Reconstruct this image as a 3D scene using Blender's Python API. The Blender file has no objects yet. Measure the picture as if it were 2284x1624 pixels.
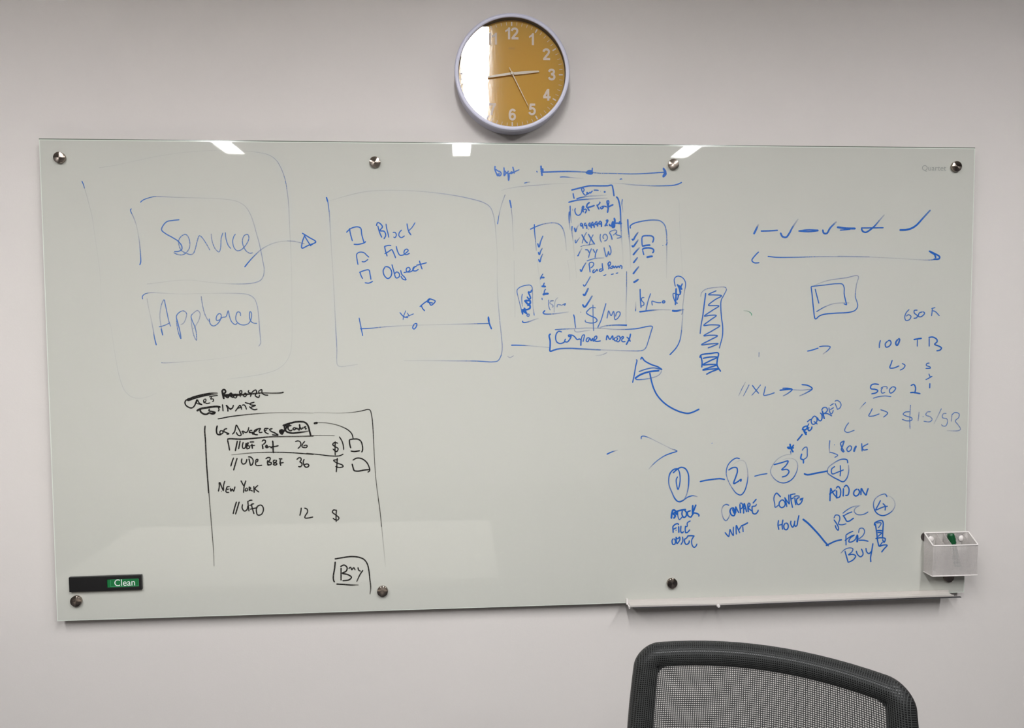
import bpy, bmesh, math, random
from mathutils import Vector, Matrix

# ------------------------------------------------------------------ camera, world, exposure
SC = bpy.context.scene
COL = SC.collection
PW, PH, FPX = 2284, 1624, 1750.0          # photograph frame and focal length in its pixels
Z0 = 1.45                                 # height of the whiteboard's centre
CAM = Vector((-0.18535, -2.04784, 0.14797 + Z0))
YAW, PITCH, ROLL = -0.07012, -0.05347, 0.00629
ROT = Matrix.Rotation(YAW, 3, 'Z') @ Matrix.Rotation(PITCH, 3, 'X') @ Matrix.Rotation(ROLL, 3, 'Y')
cam_data = bpy.data.cameras.new('camera')
cam_data.sensor_width = 36.0
cam_data.lens = 36.0 * FPX / PW
cam_data.clip_start = 0.02
cam = bpy.data.objects.new('camera', cam_data)
COL.objects.link(cam)
R4 = Matrix.Identity(4)
for r in range(3):
    R4[r][0] = ROT[r][0]; R4[r][1] = ROT[r][2]; R4[r][2] = -ROT[r][1]
cam.matrix_world = Matrix.Translation(CAM) @ R4
SC.camera = cam

world = bpy.data.worlds.new('world'); SC.world = world
world.use_nodes = True
world.node_tree.nodes['Background'].inputs[0].default_value = (0.6, 0.65, 0.7, 1)
world.node_tree.nodes['Background'].inputs[1].default_value = 0.3

SC.cycles.transparent_max_bounces = 64
SC.view_settings.view_transform = 'Standard'
SC.view_settings.look = 'None'
SC.view_settings.gamma = 1.0
SC.view_settings.use_curve_mapping = False
SC.view_settings.exposure = 1.9
LAMP = 21.0                               # radiance of the luminous panels in the ceiling
LAMP_COL = (0.96, 0.965, 0.985)

def at(x, y, Y=0.0):
    """the point on the vertical plane y = Y that the photograph shows at pixel x, y"""
    d = ROT @ Vector(((x - PW/2) / FPX, 1.0, -(y - PH/2) / FPX))
    return CAM + d * ((Y - CAM.y) / d.y)

# ------------------------------------------------------------------ helpers
def srgb(r, g, b):
    f = lambda c: (c/255/12.92) if c/255 <= 0.04045 else ((c/255 + 0.055)/1.055)**2.4
    return (f(r), f(g), f(b), 1.0)

def mat(name, col, rough=0.5, metal=0.0, bump=0.0, scale=200.0, var=0.0, vscale=8.0, spec=0.5, **kw):
    m = bpy.data.materials.new(name); m.use_nodes = True
    nt = m.node_tree; b = nt.nodes['Principled BSDF']
    b.inputs['Base Color'].default_value = col
    b.inputs['Roughness'].default_value = rough
    b.inputs['Metallic'].default_value = metal
    b.inputs['Specular IOR Level'].default_value = spec
    for k, v in kw.items(): b.inputs[k.replace('_', ' ')].default_value = v
    tc = nt.nodes.new('ShaderNodeTexCoord')
    if bump:
        n = nt.nodes.new('ShaderNodeTexNoise'); n.inputs['Scale'].default_value = scale; n.inputs['Detail'].default_value = 3
        nt.links.new(tc.outputs['Object'], n.inputs['Vector'])
        bp = nt.nodes.new('ShaderNodeBump'); bp.inputs['Strength'].default_value = bump; bp.inputs['Distance'].default_value = 0.001
        nt.links.new(n.outputs['Fac'], bp.inputs['Height']); nt.links.new(bp.outputs['Normal'], b.inputs['Normal'])
    if var:
        n2 = nt.nodes.new('ShaderNodeTexNoise'); n2.inputs['Scale'].default_value = vscale; n2.inputs['Detail'].default_value = 4
        nt.links.new(tc.outputs['Object'], n2.inputs['Vector'])
        mx = nt.nodes.new('ShaderNodeMix'); mx.data_type = 'RGBA'
        mx.inputs[6].default_value = tuple(c*(1-var) for c in col[:3]) + (1,)
        mx.inputs[7].default_value = tuple(min(1, c*(1+var)) for c in col[:3]) + (1,)
        nt.links.new(n2.outputs['Fac'], mx.inputs[0]); nt.links.new(mx.outputs[2], b.inputs['Base Color'])
    return m

def link(name, me, m, parent=None, smooth=False):
    o = bpy.data.objects.new(name, me); COL.objects.link(o)
    if m is not None and not me.materials: me.materials.append(m)
    if parent: o.parent = parent
    if smooth:
        for p in me.polygons: p.use_smooth = True
    return o

def obj(name, bm, m, parent=None, smooth=False, sharp=None):
    me = bpy.data.meshes.new(name); bm.normal_update(); bm.to_mesh(me); bm.free()
    o = link(name, me, m, parent, smooth or sharp is not None)
    if sharp is not None: me.set_sharp_from_angle(angle=math.radians(sharp))
    return o

def mesh(name, verts, faces, m, parent=None, smooth=False):
    me = bpy.data.meshes.new(name); me.from_pydata([tuple(v) for v in verts], [], faces); me.update()
    return link(name, me, m, parent, smooth)

def empty(name, loc, rz=0.0):
    o = bpy.data.objects.new(name, None); COL.objects.link(o); o.empty_display_size = 0.05
    o.location = loc; o.rotation_euler = (0, 0, rz); return o

def tag(o, label=None, cat=None, group=None, kind=None):
    for k, v in (('label', label), ('category', cat), ('group', group), ('kind', kind)):
        if v: o[k] = v
    return o

def box(bm, x0, x1, y0, y1, z0, z1, bev=0.0, seg=2):
    vs = [bm.verts.new(p) for p in ((x0,y0,z0),(x1,y0,z0),(x1,y1,z0),(x0,y1,z0),(x0,y0,z1),(x1,y0,z1),(x1,y1,z1),(x0,y1,z1))]
    fs = [bm.faces.new([vs[i] for i in f]) for f in ((3,2,1,0),(4,5,6,7),(0,1,5,4),(1,2,6,5),(2,3,7,6),(3,0,4,7))]
    if bev:
        es = list({e for f in fs for e in f.edges})
        bmesh.ops.bevel(bm, geom=es, offset=bev, segments=seg, affect='EDGES', profile=0.5)
    return vs

def bx(*a, **k):
    bm = bmesh.new(); box(bm, *a, **k); return bm

def lathe(bm, prof, n=96, axis='Y', close=True):
    """prof: list of (radius, height along the axis)"""
    rings = []
    for r, h in prof:
        if r < 1e-6:
            p = (0, h, 0) if axis == 'Y' else (0, 0, h)
            rings.append([bm.verts.new(p)])
        else:
            ring = []
            for i in range(n):
                a = 2*math.pi*i/n
                ring.append(bm.verts.new((r*math.cos(a), h, r*math.sin(a)) if axis == 'Y' else (r*math.cos(a), r*math.sin(a), h)))
            rings.append(ring)
    for A, B in zip(rings, rings[1:]):
        if len(A) == 1 and len(B) == 1: continue
        for i in range(n):
            j = (i+1) % n
            if len(A) == 1: bm.faces.new((A[0], B[i], B[j]))
            elif len(B) == 1: bm.faces.new((A[i], A[j], B[0]))
            else: bm.faces.new((A[i], A[j], B[j], B[i]))
    bmesh.ops.recalc_face_normals(bm, faces=bm.faces)
    return bm

def tube(bm, pts, r, n=8, r2=None, flat=1.0):
    pts = [Vector(p) for p in pts]; rings = []
    up = Vector((0, 0, 1))
    for i, p in enumerate(pts):
        t = (pts[min(i+1, len(pts)-1)] - pts[max(i-1, 0)]).normalized()
        a = t.cross(up)
        if a.length < 1e-3: a = t.cross(Vector((1, 0, 0)))
        a.normalize(); b = a.cross(t)
        rr = r if r2 is None else r + (r2-r)*i/(len(pts)-1)
        rings.append([bm.verts.new(p + a*rr*math.cos(2*math.pi*k/n) + b*rr*flat*math.sin(2*math.pi*k/n)) for k in range(n)])
    for A, B in zip(rings, rings[1:]):
        for k in range(n): bm.faces.new((A[k], A[(k+1) % n], B[(k+1) % n], B[k]))
    bm.faces.new(list(reversed(rings[0]))); bm.faces.new(rings[-1])
    bmesh.ops.recalc_face_normals(bm, faces=bm.faces)
    return bm

def text_mesh(name, s, size, m, parent, loc, rot=(math.pi/2, 0, 0), bold=0.0, extrude=0.0, sx=1.0, align='CENTER'):
    c = bpy.data.curves.new(name, 'FONT'); c.body = s; c.size = size; c.offset = bold; c.extrude = extrude
    c.align_x = align; c.align_y = 'CENTER'; c.resolution_u = 6
    t = bpy.data.objects.new('tmp', c); COL.objects.link(t)
    dg = bpy.context.evaluated_depsgraph_get(); dg.update()
    me = bpy.data.meshes.new_from_object(t.evaluated_get(dg)); me.name = name
    bpy.data.objects.remove(t)
    me.materials.clear()
    o = link(name, me, m, parent); o.location = loc; o.rotation_euler = rot; o.scale = (sx, 1, 1)
    return o

# ------------------------------------------------------------------ materials
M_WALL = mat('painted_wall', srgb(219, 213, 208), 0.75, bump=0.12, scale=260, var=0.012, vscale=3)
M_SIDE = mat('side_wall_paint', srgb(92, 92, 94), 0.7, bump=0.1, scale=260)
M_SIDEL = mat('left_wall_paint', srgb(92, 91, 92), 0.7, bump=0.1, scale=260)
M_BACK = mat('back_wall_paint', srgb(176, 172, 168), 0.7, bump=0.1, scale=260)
M_CEIL = mat('ceiling_paint', srgb(228, 226, 220), 0.9, bump=0.2, scale=120)
M_FLOOR = mat('carpet_floor', srgb(62, 62, 66), 0.95, bump=0.6, scale=500, var=0.15, vscale=60)
M_HOUSE = mat('lamp_housing_white', srgb(238, 236, 230), 0.5)
M_BOARD = mat('painted_glass', srgb(198, 198, 189), 0.02, spec=0.5, var=0.008, vscale=2.0)
M_EDGE = mat('glass_edge_green', srgb(96, 106, 92), 0.15)
M_GLINT = mat('painted_edge_glint', srgb(224, 229, 218), 0.1)  # bright colour stands in for light caught along the glass edge
M_STEEL = mat('brushed_steel', srgb(158, 146, 136), 0.22, metal=1.0)
M_ALU = mat('tray_grey', srgb(196, 190, 184), 0.45, bump=0.05, scale=300)
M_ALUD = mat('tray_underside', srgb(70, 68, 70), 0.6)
M_WHITEM = mat('white_powder_coat', srgb(226, 220, 216), 0.4)
M_MAG = mat('magnet_dark', srgb(62, 56, 54), 0.45)
M_GREENCAP = mat('marker_green', srgb(8, 76, 40), 0.3)
M_BARREL = mat('marker_barrel', srgb(88, 108, 100), 0.35)
M_PRINT = mat('marker_print_green', srgb(22, 58, 44), 0.5)
M_BLACK = mat('sign_black', srgb(14, 14, 16), 0.35, bump=0.03, scale=400)
M_SGREEN = mat('sign_green', srgb(16, 112, 58), 0.4)
M_SWHITE = mat('sign_white', srgb(240, 242, 240), 0.5)
M_SLINE = mat('sign_line', srgb(84, 172, 122), 0.5)
M_CBODY = mat('clock_case', srgb(206, 205, 222), 0.35)
M_CRING = mat('clock_inner_ring', srgb(48, 44, 40), 0.5)
M_NUM = mat('clock_numeral', srgb(232, 220, 212), 0.5)
M_HAND = mat('clock_hand', srgb(215, 206, 190), 0.35)
M_PLAST = mat('chair_black_plastic', srgb(13, 13, 13), 0.42, bump=0.05, scale=500)
M_FAB = mat('chair_mesh_fabric', srgb(43, 44, 43), 0.85)
M_SEAT = mat('chair_seat_fabric', srgb(36, 37, 40), 0.9, bump=0.5, scale=700)
M_CHROME = mat('chair_steel', srgb(150, 150, 152), 0.25, metal=1.0)
M_TABLE = mat('table_laminate', srgb(214, 208, 198), 0.35, var=0.02, vscale=6)
M_TLEG = mat('table_leg_metal', srgb(120, 120, 122), 0.4, metal=0.8)

def lamp_mat():
    m = bpy.data.materials.new('luminous_diffuser'); m.use_nodes = True
    nt = m.node_tree; nt.nodes.clear()
    e = nt.nodes.new('ShaderNodeEmission'); e.inputs[0].default_value = LAMP_COL + (1,); e.inputs[1].default_value = LAMP
    o = nt.nodes.new('ShaderNodeOutputMaterial'); nt.links.new(e.outputs[0], o.inputs[0]); return m
M_LAMP = lamp_mat()

def radial_steel():
    m = M_STEEL; nt = m.node_tree; b = nt.nodes['Principled BSDF']
    b.inputs['Anisotropic'].default_value = 0.95; b.inputs['Anisotropic Rotation'].default_value = 0.25
    t = nt.nodes.new('ShaderNodeTangent'); t.direction_type = 'RADIAL'; t.axis = 'Y'
    nt.links.new(t.outputs[0], b.inputs['Tangent'])
radial_steel()

def dial_mat():
    m = bpy.data.materials.new('golden_dial'); m.use_nodes = True
    nt = m.node_tree; b = nt.nodes['Principled BSDF']
    b.inputs['Base Color'].default_value = srgb(220, 174, 82); b.inputs['Metallic'].default_value = 0.0
    b.inputs['Roughness'].default_value = 0.07
    tc = nt.nodes.new('ShaderNodeTexCoord'); n = nt.nodes.new('ShaderNodeTexNoise')
    mp = nt.nodes.new('ShaderNodeMapping'); mp.inputs['Scale'].default_value = (1.0, 1.0, 0.45)
    nt.links.new(tc.outputs['Object'], mp.inputs['Vector']); nt.links.new(mp.outputs[0], n.inputs['Vector'])
    n.inputs['Scale'].default_value = 150; n.inputs['Detail'].default_value = 3
    bp = nt.nodes.new('ShaderNodeBump'); bp.inputs['Strength'].default_value = 0.10; bp.inputs['Distance'].default_value = 0.0004
    nt.links.new(n.outputs['Fac'], bp.inputs['Height']); nt.links.new(bp.outputs['Normal'], b.inputs['Normal'])
    return m
M_DIAL = dial_mat()

def glass_mat():
    m = bpy.data.materials.new('clear_glass'); m.use_nodes = True
    nt = m.node_tree; nt.nodes.clear()
    tr = nt.nodes.new('ShaderNodeBsdfTransparent'); tr.inputs[0].default_value = (0.96, 0.965, 0.96, 1)
    gl = nt.nodes.new('ShaderNodeBsdfGlossy'); gl.inputs['Roughness'].default_value = 0.0
    fr = nt.nodes.new('ShaderNodeFresnel'); fr.inputs[0].default_value = 1.65
    mx = nt.nodes.new('ShaderNodeMixShader'); o = nt.nodes.new('ShaderNodeOutputMaterial')
    nt.links.new(fr.outputs[0], mx.inputs[0]); nt.links.new(tr.outputs[0], mx.inputs[1]); nt.links.new(gl.outputs[0], mx.inputs[2])
    nt.links.new(mx.outputs[0], o.inputs[0]); return m
M_GLASS = glass_mat()

def ink_mat(name, col, thin):
    """dry-wipe ink; 'ink' (per point) is how much ink the pen left there"""
    m = bpy.data.materials.new(name); m.use_nodes = True
    nt = m.node_tree; b = nt.nodes['Principled BSDF']
    b.inputs['Roughness'].default_value = 0.35; b.inputs['Specular IOR Level'].default_value = 0.4
    at_ = nt.nodes.new('ShaderNodeAttribute'); at_.attribute_name = 'ink'
    mx = nt.nodes.new('ShaderNodeMix'); mx.data_type = 'RGBA'
    mx.inputs[6].default_value = thin; mx.inputs[7].default_value = col
    nt.links.new(at_.outputs['Fac'], mx.inputs[0]); nt.links.new(mx.outputs[2], b.inputs['Base Color'])
    tc = nt.nodes.new('ShaderNodeTexCoord'); n = nt.nodes.new('ShaderNodeTexNoise'); n.inputs['Scale'].default_value = 260
    nt.links.new(tc.outputs['Object'], n.inputs['Vector'])
    mr = nt.nodes.new('ShaderNodeMapRange'); mr.inputs['From Min'].default_value = 0.25; mr.inputs['From Max'].default_value = 0.75
    mr.inputs['To Min'].default_value = 0.72; mr.inputs['To Max'].default_value = 1.08
    nt.links.new(n.outputs['Fac'], mr.inputs['Value'])
    mu = nt.nodes.new('ShaderNodeMath'); mu.operation = 'MULTIPLY'; mu.use_clamp = True
    nt.links.new(at_.outputs['Fac'], mu.inputs[0]); nt.links.new(mr.outputs[0], mu.inputs[1])
    nt.links.new(mu.outputs[0], b.inputs['Alpha'])
    return m
INK = {'blue': ink_mat('blue_marker_ink', srgb(26, 97, 186), srgb(98, 150, 216)),
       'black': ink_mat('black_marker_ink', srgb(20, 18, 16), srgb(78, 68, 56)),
       'green': ink_mat('green_marker_ink', srgb(70, 160, 120), srgb(110, 180, 150))}

# ------------------------------------------------------------------ the room
WY = 0.028                                # board front is y = 0, the wall behind it y = WY
RX0, RX1, RYB, ZC = -3.3, 3.1, -5.2, 2.75
def struct(name, bm, m): return tag(obj(name, bm, m), kind='structure')
struct('wall_front', bx(RX0-.1, RX1+.1, WY, WY+.12, 0, ZC), M_WALL)
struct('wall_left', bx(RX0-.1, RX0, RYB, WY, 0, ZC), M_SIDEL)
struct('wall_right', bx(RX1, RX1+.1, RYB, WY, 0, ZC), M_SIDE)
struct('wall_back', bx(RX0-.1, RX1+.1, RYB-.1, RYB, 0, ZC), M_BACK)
struct('floor', bx(RX0-.1, RX1+.1, RYB-.1, WY+.12, -.1, 0), M_FLOOR)
for nm, a in (('baseboard_front', (RX0, RX1, WY-.012, WY, 0, .1)), ('baseboard_left', (RX0, RX0+.012, RYB, WY-.012, 0, .1)),
              ('baseboard_right', (RX1-.012, RX1, RYB, WY-.012, 0, .1)), ('baseboard_back', (RX0+.012, RX1-.012, RYB, RYB+.012, 0, .1))):
    struct(nm, bx(*a), mat('baseboard_paint', srgb(120, 118, 116), 0.5))
LX = (-1.665, -0.14, 1.385); LW = 0.062; LY0, LY1 = -3.46, -1.13; LD = 0.027
xs = [RX0-.1]
for x in LX: xs += [x-LW, x+LW]
xs.append(RX1+.1); ys = [RYB-.1, LY0, LY1, WY+.12]
bm = bmesh.new()
for i in range(len(xs)-1):
    for j in range(3):
        if i % 2 == 1 and j == 1: continue
        box(bm, xs[i], xs[i+1], ys[j], ys[j+1], ZC, ZC+.1)
struct('ceiling', bm, M_CEIL)
for x, lb in zip(LX, ('left', 'middle', 'right')):
    t = tag(empty('ceiling_light', (x, (LY0+LY1)/2, ZC)), 'long recessed ceiling lamp seen mirrored at the %s of the glass board top edge' % lb,
            'ceiling light', 'recessed ceiling lamps')
    hl = (LY1-LY0)/2
    bm = bmesh.new(); w = .0005
    for a in ((-LW, -LW+.003, -hl, hl, 0, LD), (LW-.003, LW, -hl, hl, 0, LD), (-LW+.003, LW-.003, -hl, -hl+.003, 0, LD),
              (-LW+.003, LW-.003, hl-.003, hl, 0, LD), (-LW, LW, -hl, hl, LD, LD+.004)): box(bm, *a)
    h = obj('housing', bm, M_HOUSE, t)
    h.location.z = -.002
    me = [(-LW+.003, -hl+.003, LD-.006), (LW-.003, -hl+.003, LD-.006), (LW-.003, hl-.003, LD-.006), (-LW+.003, hl-.003, LD-.006)]
    mesh('diffuser', me, [(3, 2, 1, 0)], M_LAMP, t)

# ------------------------------------------------------------------ glass whiteboard
BW, BH = 1.2129, 0.6095
board = tag(empty('glass_whiteboard', (0, 0, Z0)), 'large pale green glass whiteboard covered in blue and black marker notes', 'whiteboard')
e = .0022
obj('glass_panel', bx(-BW+e, BW-e, 0, .006, -BH+e, BH-e), M_BOARD, board)
bm = bmesh.new()
box(bm, -BW, BW, .0004, .006, BH-e, BH); box(bm, -BW, BW, .0004, .006, -BH, -BH+e)
box(bm, -BW, -BW+e, .0004, .006, -BH+e, BH-e); box(bm, BW-e, BW, .0004, .006, -BH+e, BH-e)
# flat rim: bevel highlight painted in at sides and bottom, dark green on top
ed = obj('glass_edge', bm, M_GLINT, board)
ed.data.materials.append(M_EDGE)
for i, p in enumerate(ed.data.polygons):
    if i < 6: p.material_index = 1
bm = bmesh.new(); box(bm, -BW+e, BW-e, -.0003, .0002, BH-2*e, BH-e); obj('bevel_highlight', bm, M_GLINT, board)  # thin strip coloured bright as a highlight below the top edge

def standoff_mesh():
    bm = bmesh.new()
    lathe(bm, [(0, -.0085), (.004, -.0086), (.0124, -.0085), (.0137, -.0078), (.0140, -.0068), (.0140, -.0008), (.0105, -.0006), (.0105, 0)], 48)
    me = bpy.data.meshes.new('standoff'); bm.to_mesh(me); bm.free(); me.materials.append(M_STEEL)
    for p in me.polygons: p.use_smooth = True
    me.set_sharp_from_angle(angle=math.radians(30)); return me
SM = standoff_mesh()
for u, v in ((131, 351), (836, 361), (1503, 366), (2135, 371), (168.5, 1342), (853, 1320), (1500, 1302), (2118, 1288.5)):
    p = at(u, v, -.008)
    s = bpy.data.objects.new('standoff', SM); COL.objects.link(s); s.parent = board
    s.location = (p.x, 0, p.z - Z0)
    # the barrel between glass and wall
    bm = bmesh.new(); lathe(bm, [(0, .0065), (.009, .0065), (.009, WY-.0005), (0, WY-.0005)], 20)
    k = obj('spacer', bm, M_MAG, board); k.location = s.location

pq = at(2083, 375.5); k = (at(2110, 375) - at(2056, 375)).length
lt = text_mesh('printed_lettering', 'Quartet', .0203, mat('lettering_grey', srgb(150, 152, 146), 0.4), board, (pq.x, -.0004, pq.z - Z0))
lt.scale.x = k / max(.001, max(v.co.x for v in lt.data.vertices) - min(v.co.x for v in lt.data.vertices))
lt['label'] = 'small grey printed brand lettering'

# ------------------------------------------------------------------ handwriting
def catmull(pts, step):
    if len(pts) == 2: pts = [pts[0], (pts[0] + pts[1]) / 2, pts[1]]
    P = [pts[0] * 2 - pts[1]] + pts + [pts[-1] * 2 - pts[-2]]
    out = []
    for i in range(1, len(P) - 2):
        a, b, c, d = P[i-1], P[i], P[i+1], P[i+2]
        n = max(2, int((c - b).length / step + .5))
        # centripetal parametrisation keeps tight corners from looping
        t0 = 0; t1 = t0 + max(1e-4, (b-a).length**.5); t2 = t1 + max(1e-4, (c-b).length**.5); t3 = t2 + max(1e-4, (d-c).length**.5)
        for k in range(n):
            t = t1 + (t2 - t1) * k / n
            A1 = a*((t1-t)/(t1-t0)) + b*((t-t0)/(t1-t0)); A2 = b*((t2-t)/(t2-t1)) + c*((t-t1)/(t2-t1)); A3 = c*((t3-t)/(t3-t2)) + d*((t-t2)/(t3-t2))
            B1 = A1*((t2-t)/(t2-t0)) + A2*((t-t0)/(t2-t0)); B2 = A2*((t3-t)/(t3-t1)) + A3*((t-t1)/(t3-t1))
            out.append(B1*((t2-t)/(t2-t1)) + B2*((t-t1)/(t2-t1)))
    out.append(P[-2]); return out

class Ink:
    def __init__(s): s.v = []; s.f = []; s.a = []; s.n = 0
    def stroke(s, pts, w, al):
        """pts in photograph pixels, w width in pixels"""
        P = catmull([Vector(p) for p in pts], 1.6)
        Q = [P[0]]
        for p in P[1:]:
            if (p - Q[-1]).length > .35: Q.append(p)
        if len(Q) < 2: return
        L = [0]
        for a, b in zip(Q, Q[1:]): L.append(L[-1] + (b-a).length)
        lay = -.0003 - 1.5e-5 * (s.n % 50); s.n += 1
        alpha = []
        for l in L:
            f = l / L[-1] * (len(al) - 1); i = min(int(f), len(al) - 2) if len(al) > 1 else 0
            alpha.append(al[0] if len(al) == 1 else al[i] + (al[i+1] - al[i]) * (f - i))
        def put(q, a, i):
            p = at(q.x, q.y); s.v.append((p.x, lay - 2.2e-6*i, p.z - Z0)); s.a.append(min(1.0, 1.3 * a**1.3)); return len(s.v) - 1
        prev = None; N = len(Q)
        for i, q in enumerate(Q):
            t = (Q[min(i+1, N-1)] - Q[max(i-1, 0)])
            if t.length < 1e-6: continue
            t.normalize(); nrm = Vector((-t.y, t.x)); a = alpha[i]
            ww = w * (.68 + .46 * min(1, a)) / 2
            d = min(L[i], L[-1] - L[i]); 
            if d < ww: ww *= max(.45, math.sqrt(max(0, 1 - (1 - d/ww)**2)))
            cur = (put(q + nrm * ww, a, i), put(q - nrm * ww, a, i))
            if prev: s.f.append((prev[0], prev[1], cur[1], cur[0]))
            prev = cur
    def build(s, name, m, parent, label):
        me = bpy.data.meshes.new(name); me.from_pydata(s.v, [], s.f); me.update()
        at_ = me.attributes.new('ink', 'FLOAT', 'POINT'); at_.data.foreach_set('value', s.a)
        o = link(name, me, m, parent); o['label'] = label; return o

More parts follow.
